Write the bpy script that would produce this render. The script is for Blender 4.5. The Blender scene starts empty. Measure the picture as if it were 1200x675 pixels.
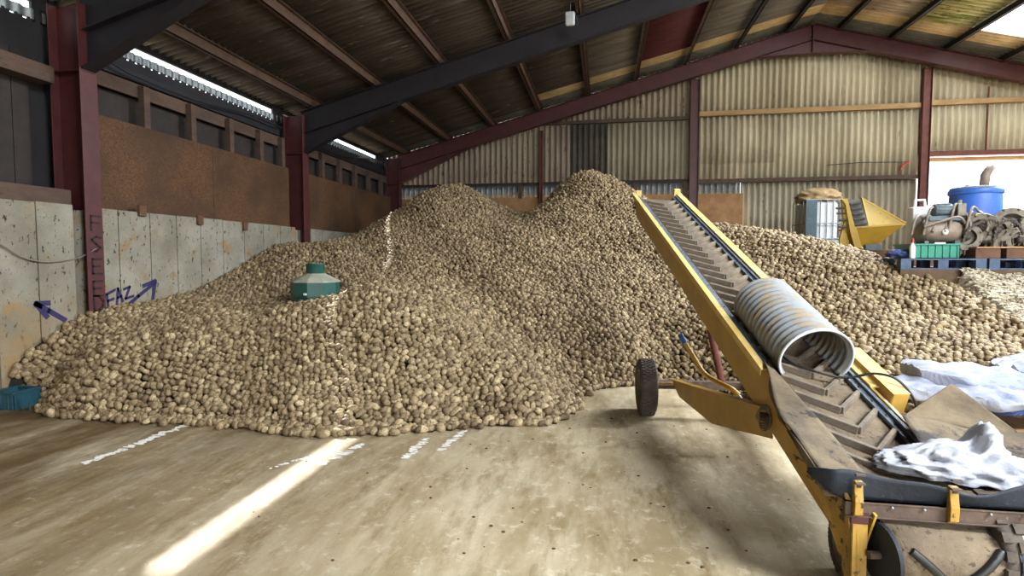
import bpy, bmesh, math, random
import numpy as np
from mathutils import Vector, Matrix, noise as mnoise
random.seed(7); rng = np.random.default_rng(7)
sc = bpy.context.scene; C = sc.collection
pi = math.pi

# ------------------------------------------------------------------ camera numbers
FOC = 650.0; YAW = math.radians(9.35); PIT = math.radians(3.12)
_F = Vector((-math.sin(YAW)*math.cos(PIT), math.cos(YAW)*math.cos(PIT), -math.sin(PIT)))
_R = Vector((math.cos(YAW), math.sin(YAW), 0)); _U = _R.cross(_F); EYE = Vector((0, 0, 1.6))
def ray(u, v): return _F + _R*((u-600)/FOC) - _U*((v-337.5)/FOC)
def onY(u, v, y): d = ray(u, v); return EYE + d*(y/d.y)
def onX(u, v, x): d = ray(u, v); return EYE + d*(x/d.x)
def onZ(u, v, z=0): d = ray(u, v); return EYE + d*((z-1.6)/d.z)
def PT(u, v, y):                         # y = distance along the lens axis
    d = ray(u, v); b = ray(u, 450); k = (148/FOC)*b.y/-b.z
    return EYE + d*(y*k/d.y)

cam = bpy.data.cameras.new('camera'); camo = bpy.data.objects.new('camera', cam); C.objects.link(camo)
camo.matrix_world = Matrix.Translation(EYE) @ Matrix((_R, _U, -_F)).transposed().to_4x4()
cam.sensor_width = 36; cam.lens = FOC/1200*36; cam.clip_end = 200
sc.camera = camo

# ------------------------------------------------------------------ materials
def srgb(h):
    h = h.lstrip('#'); v = [int(h[i:i+2], 16)/255 for i in (0, 2, 4)]
    return tuple(((c/12.92) if c <= .04045 else ((c+.055)/1.055)**2.4) for c in v)+(1,)
def newmat(name):
    m = bpy.data.materials.new(name); m.use_nodes = True
    nt = m.node_tree; return m, nt, nt.nodes['Principled BSDF']
def mix(nt, fac, a, b):
    n = nt.nodes.new('ShaderNodeMix'); n.data_type = 'RGBA'
    if hasattr(fac, 'links'): nt.links.new(fac, n.inputs[0])
    else: n.inputs[0].default_value = fac
    for i, x in ((6, a), (7, b)):
        if isinstance(x, tuple): n.inputs[i].default_value = x
        else: nt.links.new(x, n.inputs[i])
    return n.outputs[2]
def coords(nt, scale=(1, 1, 1), rot=(0, 0, 0), kind='Object'):
    t = nt.nodes.new('ShaderNodeTexCoord'); mp = nt.nodes.new('ShaderNodeMapping')
    mp.inputs['Scale'].default_value = scale; mp.inputs['Rotation'].default_value = rot
    nt.links.new(t.outputs[kind], mp.inputs[0]); return mp.outputs[0]
def noise(nt, vec, scale, det=4, rough=.6, lo=.35, hi=.65, dist=0):
    n = nt.nodes.new('ShaderNodeTexNoise'); n.inputs['Scale'].default_value = scale
    n.inputs['Detail'].default_value = det; n.inputs['Roughness'].default_value = rough
    n.inputs['Distortion'].default_value = dist
    nt.links.new(vec, n.inputs['Vector'])
    r = nt.nodes.new('ShaderNodeMapRange'); r.inputs[1].default_value = lo; r.inputs[2].default_value = hi
    nt.links.new(n.outputs['Fac'], r.inputs[0]); return r.outputs[0]
def bump(nt, b, h, strength=.3, dist=.01):
    n = nt.nodes.new('ShaderNodeBump'); n.inputs['Strength'].default_value = strength
    n.inputs['Distance'].default_value = dist
    nt.links.new(h, n.inputs['Height']); nt.links.new(n.outputs[0], b.inputs['Normal'])
def surf(name, c1, c2, c3=None, scale=3, stretch=(1, 1, 1), rough=.8, metal=0, bmp=.2, bs=40, spots=.62, kind='Object', lo=.35, hi=.65, s3=None, bd=.01):
    m, nt, b = newmat(name)
    v = coords(nt, stretch, kind=kind)
    col = mix(nt, noise(nt, v, scale, 6, .65, lo, hi), srgb(c1), srgb(c2))
    if c3:
        col = mix(nt, noise(nt, v, s3 or scale*5, 5, .7, spots, spots+.06), col, srgb(c3))
    nt.links.new(col, b.inputs['Base Color'])
    b.inputs['Roughness'].default_value = rough; b.inputs['Metallic'].default_value = metal
    if bmp: bump(nt, b, noise(nt, v, bs, 4, .6, 0, 1), bmp, bd)
    return m

M = {}
M['red_steel'] = surf('red_steel', '#40191a', '#4d2121', '#2c1718', 4, rough=.55, bmp=.1)
M['dark_steel'] = surf('dark_steel', '#17151b', '#1f1b1f', '#241416', 4, rough=.6, bmp=.1)
M['rust_red'] = surf('rust_red', '#532a24', '#6a382c', '#3a1d17', 5, rough=.7)
M['purlin'] = surf('purlin', '#46342a', '#634a35', '#3a2b22', 5, rough=.75)
M['purlin_dark'] = surf('purlin_dark', '#211b19', '#2e2622', None, 5, rough=.8)
M['timber'] = surf('timber', '#41322a', '#564336', '#2a201a', 6, (1, .3, 1), rough=.85)
M['timber_pale'] = surf('timber_pale', '#8c6f48', '#a3865c', '#7d6340', 6, (.3, 1, 1), rough=.85)
M['roof_sheet'] = surf('roof_sheet', '#3a322b', '#584d43', '#80756a', 1.2, (.35, 3.5, 1), rough=.9, bmp=0, spots=.62, s3=5)
M['roof_grey'] = surf('roof_grey', '#5b554d', '#7c756b', '#968d80', 1.2, (.35, 3.5, 1), rough=.9, bmp=.2, spots=.64, s3=5)
M['gable_mid'] = surf('gable_mid', '#807865', '#a59c86', '#5f574a', .9, (1.2, 1, .3), rough=.85, bmp=.2, spots=.62, s3=4)
M['roof_moss_lit'] = surf('roof_moss_lit', '#8f8a4e', '#b9ad78', '#6c7434', 1.4, (.5, 2.5, 1), rough=.9, bmp=.3, spots=.52, s3=3)  # moss tint, with light through the sheets painted in as paler colour
M['roof_warm'] = surf('roof_warm', '#8f806a', '#b3a286', '#6d6153', 1.4, (.5, 2.5, 1), rough=.9, bmp=.3, spots=.58, s3=3)
M['roof_maroon'] = surf('roof_maroon', '#4a1c20', '#5e272a', '#38161a', 2, (.5, 3, 1), rough=.8)
M['verge_tan'] = surf('verge_tan', '#b39a6c', '#d0b787', '#8b7450', 3, rough=.85)
M['verge_grey'] = surf('verge_grey', '#5e5d52', '#77766a', '#3f3e36', 3, rough=.85)
M['gable_sheet'] = surf('gable_sheet', '#998e74', '#c2b89c', '#6b6049', .9, (1.2, 1, .3), rough=.85, bmp=.2, spots=.64, s3=4)
M['gable_sheet_old'] = surf('gable_sheet_old', '#87796a', '#a89a84', '#5b5046', 1.0, (1.5, 1, .5), rough=.85, bmp=.2, spots=.58, s3=4)
M['gable_dark'] = surf('gable_dark', '#444038', '#5b564b', None, 2, rough=.9)
M['board_brown'] = surf('board_brown', '#83603f', '#a27b52', '#5a4330', 3, rough=.85)
M['cladding'] = surf('cladding', '#1e1e22', '#29292d', '#171617', 2, (1, 1, .4), rough=.8)
M['yellow'] = surf('yellow_paint', '#bb9640', '#a68438', '#86683a', 3, rough=.45, bmp=.08, spots=.66, s3=9)
M['yellow_chipped'] = surf('yellow_chipped', '#b08a38', '#947430', '#33241b', 5, rough=.6, bmp=.2, spots=.54, s3=16)
M['yellow_lit_dusty'] = surf('yellow_lit_dusty', '#dcc182', '#cfae5c', '#a98438', 5, rough=.8)  # dusty yellow, paled to paint in bright light on the upper faces
M['belt'] = surf('belt_rubber', '#625544', '#7b6c58', '#453d34', 6, rough=.95, bmp=.5, bs=80, spots=.57)
M['cleat'] = surf('cleat_rubber', '#5f554a', '#7f7262', '#3d3731', 8, rough=.9)
M['skirt'] = surf('skirt_metal', '#47525f', '#66707a', '#8d8371', 6, rough=.6, metal=.2)
M['rubber_dusty'] = surf('rubber_dusty', '#52473a', '#73654f', '#302d2a', 5, rough=.95, bmp=.6, bs=45, spots=.56, s3=4)
M['rubber_blue'] = surf('rubber_blue', '#0a0f18', '#121b29', '#2d333b', 4, rough=.7, bmp=.3, spots=.62)
M['steel_brown'] = surf('steel_brown', '#463830', '#5b4b3f', '#776758', 8, rough=.8, bmp=.2)
M['tyre'] = surf('tyre_rubber', '#443d38', '#5c534a', '#2b2724', 9, rough=.95, bmp=.3)
M['rim'] = surf('rim_metal', '#8a8478', '#6d675d', '#56382a', 6, rough=.7)
M['blue_grip'] = surf('blue_grip', '#2f4f86', '#3d5f98', None, 6, rough=.5)
M['black'] = surf('black_cable', '#161616', '#222222', None, 6, rough=.5)
M['pipe'] = surf('pipe_plastic', '#8b8e8f', '#777d83', '#8b7f6b', 5, rough=.7, bmp=.15, spots=.50, s3=6)
M['cloth'] = surf('white_cloth', '#b2b4ba', '#a0a4ae', '#a5a29c', 4, rough=.9, bmp=.5, bs=9, bd=.03)
M['sack'] = surf('white_sack', '#9da0aa', '#7d869e', '#4a5c98', 3, (.5, 5, 1), rough=.8, bmp=.4, bs=14, spots=.64, bd=.03)
M['sack_blue'] = surf('blue_sack', '#1d3568', '#2c4680', '#c9cfe0', 5, rough=.8, spots=.62)
M['green_plastic'] = surf('green_plastic', '#163f3a', '#215248', '#355f48', 4, rough=.4, bmp=.05)
M['green_pale'] = surf('dusty_green_plastic', '#a7a294', '#878a78', '#6c6854', 3, rough=.8, spots=.6)
M['teal_plastic'] = surf('teal_plastic', '#17705c', '#208069', '#0f4f42', 6, rough=.45)
M['teal_dark'] = surf('dull_teal_plastic', '#1b4452', '#245564', '#3d3b35', 6, rough=.6)
M['blue_drum'] = surf('blue_drum', '#2f5fb4', '#3c6cc0', '#7d8494', 2.5, rough=.45, spots=.62, bmp=.05)
M['drum_dust'] = surf('drum_dust', '#8a877f', '#75767a', '#6e7a90', 6, rough=.9)
M['blue_pallet'] = surf('blue_pallet', '#35465f', '#4c5b73', '#8a8374', 6, rough=.8)
M['wood'] = surf('raw_wood', '#8a6745', '#a5815a', '#5f452f', 6, (1, .25, 1), rough=.85)
M['wood_dark'] = surf('dark_wood', '#4e3626', '#634631', '#332318', 6, rough=.85)
M['galv'] = surf('galvanised', '#7d8588', '#969c9e', '#5f5a50', 8, rough=.5, metal=.5)
M['ibc_white'] = surf('tank_plastic', '#d3d6da', '#bfc4cc', '#8f93a4', 3, rough=.6, spots=.64)
M['ibc_side'] = surf('tank_side_plate', '#24383f', '#31474f', '#6a6c6a', 3, rough=.6)
M['sacking'] = surf('sacking', '#8c7554', '#a08862', '#5f4f3a', 8, rough=.95)
M['hop_yellow'] = surf('hopper_yellow', '#ad8a22', '#967a24', '#85744c', 3, rough=.55, spots=.63, s3=7)
M['hop_dusty'] = surf('hopper_dusty', '#a59468', '#b9a24f', '#8d8676', 3, rough=.85, spots=.58)
M['tank_brown'] = surf('tank_brown', '#6f6257', '#8d7f72', '#5b4234', 5, rough=.6, metal=.2)
M['motor'] = surf('motor_grey', '#4c5a60', '#5d6a70', '#7d7263', 8, rough=.6, metal=.2)
M['casting'] = surf('greasy_casting', '#5f594f', '#857d70', '#332d27', 9, rough=.65, metal=.35, bmp=.3)
M['casting_dark'] = surf('dark_casting', '#3b3631', '#4a443d', '#7b7061', 12, rough=.7, metal=.3, bmp=.3)
M['hose'] = surf('hose_rubber', '#6b6259', '#80766a', None, 12, rough=.7)
M['white_plastic'] = surf('white_plastic', '#d9dbda', '#c8cbc9', None, 6, rough=.5)
M['red_plastic'] = surf('red_plastic', '#b0322c', '#962a25', None, 6, rough=.5)
M['paint_navy'] = surf('navy_spray_paint', '#211b45', '#2a2454', None, 12, rough=.7, bmp=0)
M['paint_black'] = surf('black_marker', '#1c1112', '#24171a', None, 12, rough=.7, bmp=0)
M['earth'] = surf('earth', '#4a3a2b', '#5d4a37', '#2f251c', 5, rough=.95, bmp=.5)
M['outside_ground'] = surf('outside_ground', '#9a9488', '#aaa499', None, 1, rough=.95)
M['rubble'] = surf('rubble', '#8f8470', '#c9c0ac', '#574c3d', 8, rough=.95)
M['mound'] = surf('mound_shade', '#1e1811', '#282016', None, 10, rough=.95)  # near-black, painting in the shade between the potatoes
M['lamp_glass'] = surf('lamp_body', '#b9c0c2', '#a9b0b2', '#6f6f68', 10, rough=.5)

# chipboard
def chipboard():
    m, nt, b = newmat('chipboard'); v = coords(nt)
    vo = nt.nodes.new('ShaderNodeTexVoronoi'); vo.inputs['Scale'].default_value = 60; nt.links.new(v, vo.inputs['Vector'])
    r = nt.nodes.new('ShaderNodeValToRGB'); e = r.color_ramp.elements
    e[0].position = 0; e[0].color = srgb('#422914'); e[1].position = 1; e[1].color = srgb('#644424')
    sp = nt.nodes.new('ShaderNodeSeparateColor'); nt.links.new(vo.outputs['Color'], sp.inputs[0]); nt.links.new(sp.outputs[0], r.inputs[0])
    col = mix(nt, noise(nt, v, 1.1, 3), r.outputs[0], srgb('#3b2612'))
    col = mix(nt, noise(nt, v, 18, 2, .6, .66, .7), col, srgb('#3d2416'))
    nt.links.new(col, b.inputs['Base Color']); b.inputs['Roughness'].default_value = .8
    bump(nt, b, sp.outputs[0], .15, .004); return m
M['chipboard'] = chipboard()
# concrete panels: pale, rust blotches, black specks, browner near the bottom of the splash zone
def wall_concrete():
    m, nt, b = newmat('wall_concrete'); v = coords(nt)
    col = mix(nt, noise(nt, v, 1.6, 5), srgb('#908c7e'), srgb('#726d5f'))
    col = mix(nt, noise(nt, v, 2.6, 4, .6, .56, .66), col, srgb('#857052'))
    col = mix(nt, noise(nt, coords(nt, (1, 1, .5)), 16, 4, .7, .60, .63), col, srgb('#2f261c'))
    col = mix(nt, noise(nt, v, 42, 2, .5, .68, .7), col, srgb('#4a3826'))
    sx = nt.nodes.new('ShaderNodeSeparateXYZ'); nt.links.new(v, sx.inputs[0])
    r = nt.nodes.new('ShaderNodeMapRange'); r.inputs[1].default_value = 1.3; r.inputs[2].default_value = .3
    nt.links.new(sx.outputs[2], r.inputs[0])
    mul = nt.nodes.new('ShaderNodeMath'); mul.operation = 'MULTIPLY'; nt.links.new(r.outputs[0], mul.inputs[0]); nt.links.new(noise(nt, v, 5, 4, .6, .25, .6), mul.inputs[1])
    col = mix(nt, mul.outputs[0], col, srgb('#8a6f46'))
    nt.links.new(col, b.inputs['Base Color']); b.inputs['Roughness'].default_value = .85
    bump(nt, b, noise(nt, v, 30, 5, .6, 0, 1), .25, .01); return m
M['wall_concrete'] = wall_concrete()
def floor_mat():
    m, nt, b = newmat('earthy_concrete_floor')
    v = coords(nt); vs = coords(nt, (1, .28, 1), (0, 0, math.radians(-14)))
    col = mix(nt, noise(nt, v, .55, 5, .6, .38, .62), srgb('#a89878'), srgb('#8e7c5a'))
    col = mix(nt, noise(nt, vs, 2.2, 6, .7, .42, .72), col, srgb('#cfc3a8'))
    col = mix(nt, noise(nt, vs, 5, 6, .75, .5, .7), col, srgb('#7b6845'))
    col = mix(nt, noise(nt, v, 9, 6, .75, .55, .75), col, srgb('#dad0b9'))
    col = mix(nt, noise(nt, v, 70, 2, .6, .70, .74), col, srgb('#4a3a28'))
    # soil brown towards the chipboard wall, deepened to paint in the dimmer light there
    sx = nt.nodes.new('ShaderNodeSeparateXYZ'); nt.links.new(v, sx.inputs[0])
    r = nt.nodes.new('ShaderNodeMapRange'); r.inputs[1].default_value = -.3; r.inputs[2].default_value = -4.6
    nt.links.new(sx.outputs[0], r.inputs[0])
    mu = nt.nodes.new('ShaderNodeMath'); mu.operation = 'MULTIPLY'; nt.links.new(r.outputs[0], mu.inputs[0]); nt.links.new(noise(nt, vs, 1.6, 5, .7, .25, .55), mu.inputs[1])
    col = mix(nt, mu.outputs[0], col, srgb('#574222'))
    # lime-white scuffs
    col = mix(nt, noise(nt, coords(nt, (1, .18, 1), (0, 0, math.radians(-22))), 3.2, 6, .75, .66, .78), col, srgb('#dcd8cf'))
    nt.links.new(col, b.inputs['Base Color'])
    ro = mix(nt, noise(nt, vs, 2, 4), (.75, .75, .75, 1), (.5, .5, .5, 1)); nt.links.new(ro, b.inputs['Roughness'])
    bump(nt, b, noise(nt, v, 14, 8, .7, 0, 1), .35, .015); return m
M['floor'] = floor_mat()
M['sun_streak_dust'] = surf('sun_streaks_and_dust', '#e8e6e0', '#d5d0c6', '#a0937c', 9, rough=.9, spots=.55, s3=20)  # pale colour of the painted sun streaks, also dust on the ledge

def potato_mat(name, stuff):
    m, nt, b = newmat(name)
    if stuff:
        a = nt.nodes.new('ShaderNodeAttribute'); a.attribute_name = 'tone'; fac = a.outputs['Fac']
    else:
        a = nt.nodes.new('ShaderNodeObjectInfo'); fac = a.outputs['Random']
    r = nt.nodes.new('ShaderNodeValToRGB'); e = r.color_ramp.elements
    e[0].position = 0; e[0].color = srgb('#594834'); e[1].position = 1; e[1].color = srgb('#b3a07c')
    x = e.new(.35); x.color = srgb('#78664b'); x = e.new(.75); x.color = srgb('#948161')
    nt.links.new(fac, r.inputs[0])
    v = coords(nt)
    col = mix(nt, noise(nt, v, 55, 4, .7, .5, .68), r.outputs[0], srgb('#46341f'))
    nt.links.new(col, b.inputs['Base Color']); b.inputs['Roughness'].default_value = .62
    b.inputs['Specular IOR Level'].default_value = .35
    return m
M['potato'] = potato_mat('potato_skin', True); M['potato_one'] = potato_mat('loose_potato_skin', False)

# ------------------------------------------------------------------ mesh helpers
class MB:
    def __init__(s): s.v = []; s.f = []; s.smooth = []
    def add(s, vs, fs, smooth=False):
        n = len(s.v); s.v += [tuple(v) for v in vs]; s.f += [tuple(i+n for i in f) for f in fs]; s.smooth += [smooth]*len(fs); return s
    def box(s, c, d, rot=None):
        vs = []
        for x in (-.5, .5):
            for y in (-.5, .5):
                for z in (-.5, .5):
                    p = Vector((x*d[0], y*d[1], z*d[2]))
                    if rot is not None: p = rot @ p
                    vs.append(p+Vector(c))
        return s.add(vs, [(0, 1, 3, 2), (4, 6, 7, 5), (0, 4, 5, 1), (2, 3, 7, 6), (0, 2, 6, 4), (1, 5, 7, 3)])
    def b2(s, a, b):
        return s.box([(a[i]+b[i])/2 for i in range(3)], [abs(a[i]-b[i]) for i in range(3)])
    def bar(s, a, b, w, h, up=(0, 0, 1)):
        a = Vector(a); b = Vector(b); y = (b-a); L = y.length; y.normalize(); x = y.cross(Vector(up)).normalized(); z = x.cross(y)
        return s.box((a+b)/2, (w, L, h), Matrix((x, y, z)).transposed())
    def prism(s, pts, d):                # pts: closed 3-D polygon, d: extrusion vector
        n = len(pts); d = Vector(d); vs = [Vector(p) for p in pts]+[Vector(p)+d for p in pts]
        fs = [tuple(range(n))[::-1], tuple(range(n, 2*n))]+[(i, (i+1) % n, (i+1) % n+n, i+n) for i in range(n)]
        return s.add(vs, fs)
    def tube(s, pts, r, seg=10, cap=True):
        pts = [Vector(p) for p in pts]; n = len(pts); rr = r if hasattr(r, '__len__') else [r]*n
        vs = []; ref = Vector((0, 0, 1)); prev = None
        for i, p in enumerate(pts):
            t = (pts[min(i+1, n-1)]-pts[max(i-1, 0)]).normalized()
            if prev is None:
                x = t.cross(ref if abs(t.z) < .95 else Vector((1, 0, 0))).normalized()
            else: x = (prev-t*prev.dot(t)).normalized()
            prev = x; y = t.cross(x)
            vs += [p+(x*math.cos(a)+y*math.sin(a))*rr[i] for a in [2*pi*k/seg for k in range(seg)]]
        fs = [(i*seg+k, i*seg+(k+1) % seg, (i+1)*seg+(k+1) % seg, (i+1)*seg+k) for i in range(n-1) for k in range(seg)]
        s.add(vs, fs, True)
        if cap: s.add(vs[:seg], [tuple(range(seg))[::-1]]); s.add(vs[-seg:], [tuple(range(seg))])
        return s
    def lathe(s, prof, seg=32, mat=None, smooth=True, arc=(0, 2*pi)):   # prof: (r, z)
        full = abs(arc[1]-arc[0]-2*pi) < 1e-6; m = seg if full else seg+1; mat = mat or Matrix()
        vs = [mat @ Vector((r*math.cos(a), r*math.sin(a), z)) for r, z in prof for a in [arc[0]+(arc[1]-arc[0])*k/seg for k in range(m)]]
        fs = [(i*m+k, i*m+(k+1) % m, (i+1)*m+(k+1) % m, (i+1)*m+k) for i in range(len(prof)-1) for k in range(seg)]
        return s.add(vs, fs, smooth)
    def grid(s, fn, nu, nv, smooth=True):
        vs = [fn(i/nu, j/nv) for i in range(nu+1) for j in range(nv+1)]
        fs = [(i*(nv+1)+j, (i+1)*(nv+1)+j, (i+1)*(nv+1)+j+1, i*(nv+1)+j+1) for i in range(nu) for j in range(nv)]
        return s.add(vs, fs, smooth)
    def build(s, name, mat, parent=None, bevel=0, solid=0, sub=0, loc=None):
        me = bpy.data.meshes.new(name)
        vs = s.v
        if loc is not None: vs = [(v[0]-loc[0], v[1]-loc[1], v[2]-loc[2]) for v in vs]
        me.from_pydata(vs, [], s.f); me.polygons.foreach_set('use_smooth', s.smooth); me.update()
        bm = bmesh.new(); bm.from_mesh(me); bmesh.ops.recalc_face_normals(bm, faces=bm.faces); bm.to_mesh(me); bm.free()
        o = bpy.data.objects.new(name, me); C.objects.link(o)
        me.materials.append(M[mat] if isinstance(mat, str) else mat)
        if loc is not None: o.location = loc
        if parent is not None: o.parent = parent; o.matrix_parent_inverse = wm(parent).inverted() if loc is None or True else Matrix()
        if solid: md = o.modifiers.new('solid', 'SOLIDIFY'); md.thickness = solid; md.offset = 0
        if bevel: md = o.modifiers.new('bevel', 'BEVEL'); md.width = bevel; md.segments = 2; md.limit_method = 'ANGLE'
        if sub: md = o.modifiers.new('sub', 'SUBSURF'); md.levels = sub; md.render_levels = sub
        return o
def wm(o):
    m = Matrix.LocRotScale(o.location, o.rotation_euler, o.scale)
    return (wm(o.parent) @ o.matrix_parent_inverse @ m) if o.parent else m
def tag(o, label=None, cat=None, group=None, kind=None):
    if label: o['label'] = label
    if cat: o['category'] = cat
    if group: o['group'] = group
    if kind: o['kind'] = kind
    return o
def thing(name, loc, label, cat, group=None):
    o = bpy.data.objects.new(name, None); o.empty_display_size = .1; C.objects.link(o); o.location = loc
    return tag(o, label, cat, group)
def struct(o, label=None): o['kind'] = 'structure'; (label and tag(o, label)); return o
def copytree(o, off, parent=None):
    c = o.copy(); C.objects.link(c)
    if parent is None: c.location = Vector(o.location)+Vector(off)
    else: c.parent = parent
    for ch in [x for x in bpy.data.objects if x.parent == o]: copytree(ch, off, c)
    return c

# ------------------------------------------------------------------ building shell
XA = 5.7; SL = .268
RT = lambda x: 8.07-SL*abs(x-XA)-.0                 # top of rafters
RS = lambda x: RT(x)+.19                             # underside of sheets
YB = 17.5; YF = -8.0; XL = -7.0; XR = 18.4
fl = struct(MB().b2((XL-.3, YF-.2, -.2), (XR+.2, YB+.1, 0)).build('floor', 'floor'))
og = MB().b2((-60, -60, -.35), (80, 90, -.22)).build('outside_ground', 'outside_ground'); struct(og)

# left wall
wl = MB(); seams = [-8, -6, -4, -2, 0, 1.2, 2.4, 3.6, 4.7]+[5.484]
ys = [y for y in np.arange(YF, 5.4, .62)]+[5.484, 5.95]
def panelrow(mb, ys, x0, x1, z0, z1, gap=.008):
    for a, b in zip(ys[:-1], ys[1:]): mb.b2((x0, a+gap, z0), (x1, b-gap, z1+random.uniform(-.006, .006)))
panelrow(wl, ys, -6.98, -6.50, 0, 2.25)
ys2 = [6.30, 6.593, 7.128, 7.637, 8.155, 8.693, 9.274, 9.85, 10.42, 11.0]
panelrow(wl, ys2, -6.98, -6.50, 0, 2.25)
panelrow(wl, [11.62]+list(np.arange(12.15, 16.8, .55))+[17.4], -6.98, -6.50, 0, 2.25)
wl.b2((-6.99, YF, 0), (-6.56, 17.4, 2.2))
wall_left = struct(wl.build('wall_left', 'wall_concrete'))
# chipboard lining
for (a, b) in ((6.32, 11.0), (11.62, 16.72)):
    m = MB(); n = 2
    for k in range(n):
        y0 = a+(b-a)*k/n; y1 = a+(b-a)*(k+1)/n; m.b2((-6.66, y0+.004, 2.2), (-6.63, y1-.004, 3.5))
    m.build('chipboard_lining', 'chipboard', wall_left)
# cladding behind, studs, rails
c = MB(); c.b2((-7.06, YF, 0), (-7.02, YB, 4.535)); c.build('outer_cladding', 'cladding', wall_left)
for y in [6.42, 7.35, 8.3, 9.25, 10.15, 10.9, 11.75, 12.6, 13.5, 14.4, 15.3, 16.2]:
    MB().b2((-6.78, y-.05, 3.42), (-6.68, y+.06, 4.12)).build('timber_stud', 'timber', wall_left, bevel=.004)
for (a, b) in ((6.3, 11.05), (11.6, 16.8)):
    MB().b2((-6.83, a, 3.95), (-6.78, b, 4.15)).build('timber_rail', 'timber', wall_left, bevel=.004)
    MB().b2((-6.86, a, 3.4), (-6.70, b, 3.5)).build('timber_rail', 'timber', wall_left, bevel=.004)
    MB().b2((-6.97, a, 4.2), (-6.85, b, 4.34)).build('eaves_beam', 'dark_steel', wall_left, bevel=.004)
    MB().b2((-6.92, a, 3.5), (-6.90, b, 3.95)).build('dark_backing_board', 'purlin_dark', wall_left)
MB().b2((-6.95, YF, 3.75), (-6.72, 5.98, 3.95)).build('timber_rail', 'timber', wall_left, bevel=.004)
MB().b2((-6.9, YF, 2.24), (-6.55, 5.98, 2.44)).build('timber_rail', 'timber', wall_left, bevel=.004)
m = MB()
for y in np.arange(YF, 5.8, .21): m.b2((-7.0, y+.005, 2.3), (-6.96, y+.205, 4.1))
m.build('vertical_board_cladding', 'purlin_dark', wall_left)
# corrugated eaves strip with little gaps below it, bright slit above
m = MB()
def strip(u, v):
    y = YF+(YB-YF)*u; return Vector((-7.04+.018*math.cos(2*pi*y/.15), y, 4.56+v*.126))
m.grid(strip, 1200, 1); m.build('corrugated_eaves_strip', 'galv', wall_left)
m = MB()
for y in np.arange(YF, YB, .15): m.b2((-7.06, y, 4.53), (-7.03, y+.085, 4.575))
m.build('eaves_filler', 'cladding', wall_left)
MB().b2((-7.09, YF, 4.785), (-7.05, YB, 4.93)).build('eaves_flashing', 'cladding', wall_left)
# blocks closing parts of the slit
m = MB()
for a, b in ((YF, 1.9), (6.0, 6.25), (11.1, 11.5), (16.6, YB)): m.b2((-7.07, a, 4.4), (-7.03, b, 4.85))
m.build('eaves_closer', 'cladding', wall_left)

# right and front walls (out of frame; doorways added to shape the daylight)
def quadwall(mb, fixed, axis, holes, a0, a1, top, th=.1):
    cuts = sorted({a0, a1} | {h[0] for h in holes} | {h[1] for h in holes})
    for p, q in zip(cuts[:-1], cuts[1:]):
        hs = [h for h in holes if h[0] <= p and h[1] >= q]
        spans = [(0, top)] if not hs else [(0, hs[0][2]), (hs[0][3], top)]
        for z0, z1 in spans:
            if z1-z0 < .01: continue
            if axis == 'y': mb.b2((fixed, p, z0), (fixed+th, q, z1))
            else: mb.b2((p, fixed, z0), (q, fixed+th, z1))
    return mb
struct(quadwall(MB(), XR, 'y', [(-5, -2, 0, 4.0)], YF, YB, 4.8).build('wall_right', 'gable_sheet_old'))
m = quadwall(MB(), YF, 'x', [(1.2, 5.6, 0, 4.6)], XL, XR, 4.75)
m.prism([(XL, YF, 4.75), (XR, YF, 4.75), (XA, YF, 8.25)], (0, .1, 0))
struct(m.build('wall_front', 'gable_sheet_old'))

# back wall: corrugated sheets as real waves
wb = MB().b2((XL, YB-.05, 0), (4.1, YB+.04, 1.9)).build('wall_back', 'board_brown'); struct(wb)
PIT_C = .172
def corr_wall(x0, x1, z0, ztop, mat, name='corrugated_sheet', y=YB, amp=.05, off=0):
    n = max(4, int(round((x1-x0)/PIT_C*8))); m = MB()
    def f(u, v):
        x = x0+(x1-x0)*u; zt = ztop(x) if callable(ztop) else ztop
        return Vector((x, y+off+amp*math.cos(2*pi*x/PIT_C), z0+(zt-z0)*v))
    m.grid(f, n, 1); return m.build(name, mat, wb, solid=.006)
top = lambda x: RS(x)+.075
corr_wall(XL, -1.95, 3.9, top, 'gable_sheet_old')
corr_wall(-1.95, -1.05, 3.9, lambda x: min(top(x), 5.75), 'gable_sheet_old')
corr_wall(-1.05, .1, 3.9, lambda x: 5.75, 'gable_dark')
corr_wall(.1, 2.6, 3.9, lambda x: 5.75, 'gable_mid')
corr_wall(-1.95, 2.6, 5.72, top, 'gable_sheet_old', off=-.02)
corr_wall(2.6, 8.9, 3.9, lambda x: 5.85, 'gable_sheet')
corr_wall(2.6, 5.0, 4.4, lambda x: 5.8, 'gable_sheet', off=-.02)
corr_wall(2.6, 5.7, 5.8, top, 'gable_sheet', off=-.02)
corr_wall(5.7, 8.9, 5.8, top, 'gable_sheet', off=-.02)
corr_wall(XL, 4.0, 3.4, 4.05, 'galv', off=.07)
corr_wall(4.0, 8.72, 1.2, 3.95, 'gable_mid', off=.01)
corr_wall(8.9, 14.2, 4.5, lambda x: 5.85, 'gable_sheet')
corr_wall(8.9, 14.2, 5.82, top, 'gable_sheet', off=-.02)
corr_wall(14.2, XR, 0, top, 'gable_sheet')
corr_wall(13.9, 14.2, 0, 4.6, 'gable_sheet')
MB().b2((XL, YB-.12, 1.6), (4.05, YB-.09, 3.5)).build('brown_boarding', 'board_brown', wb)
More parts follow.
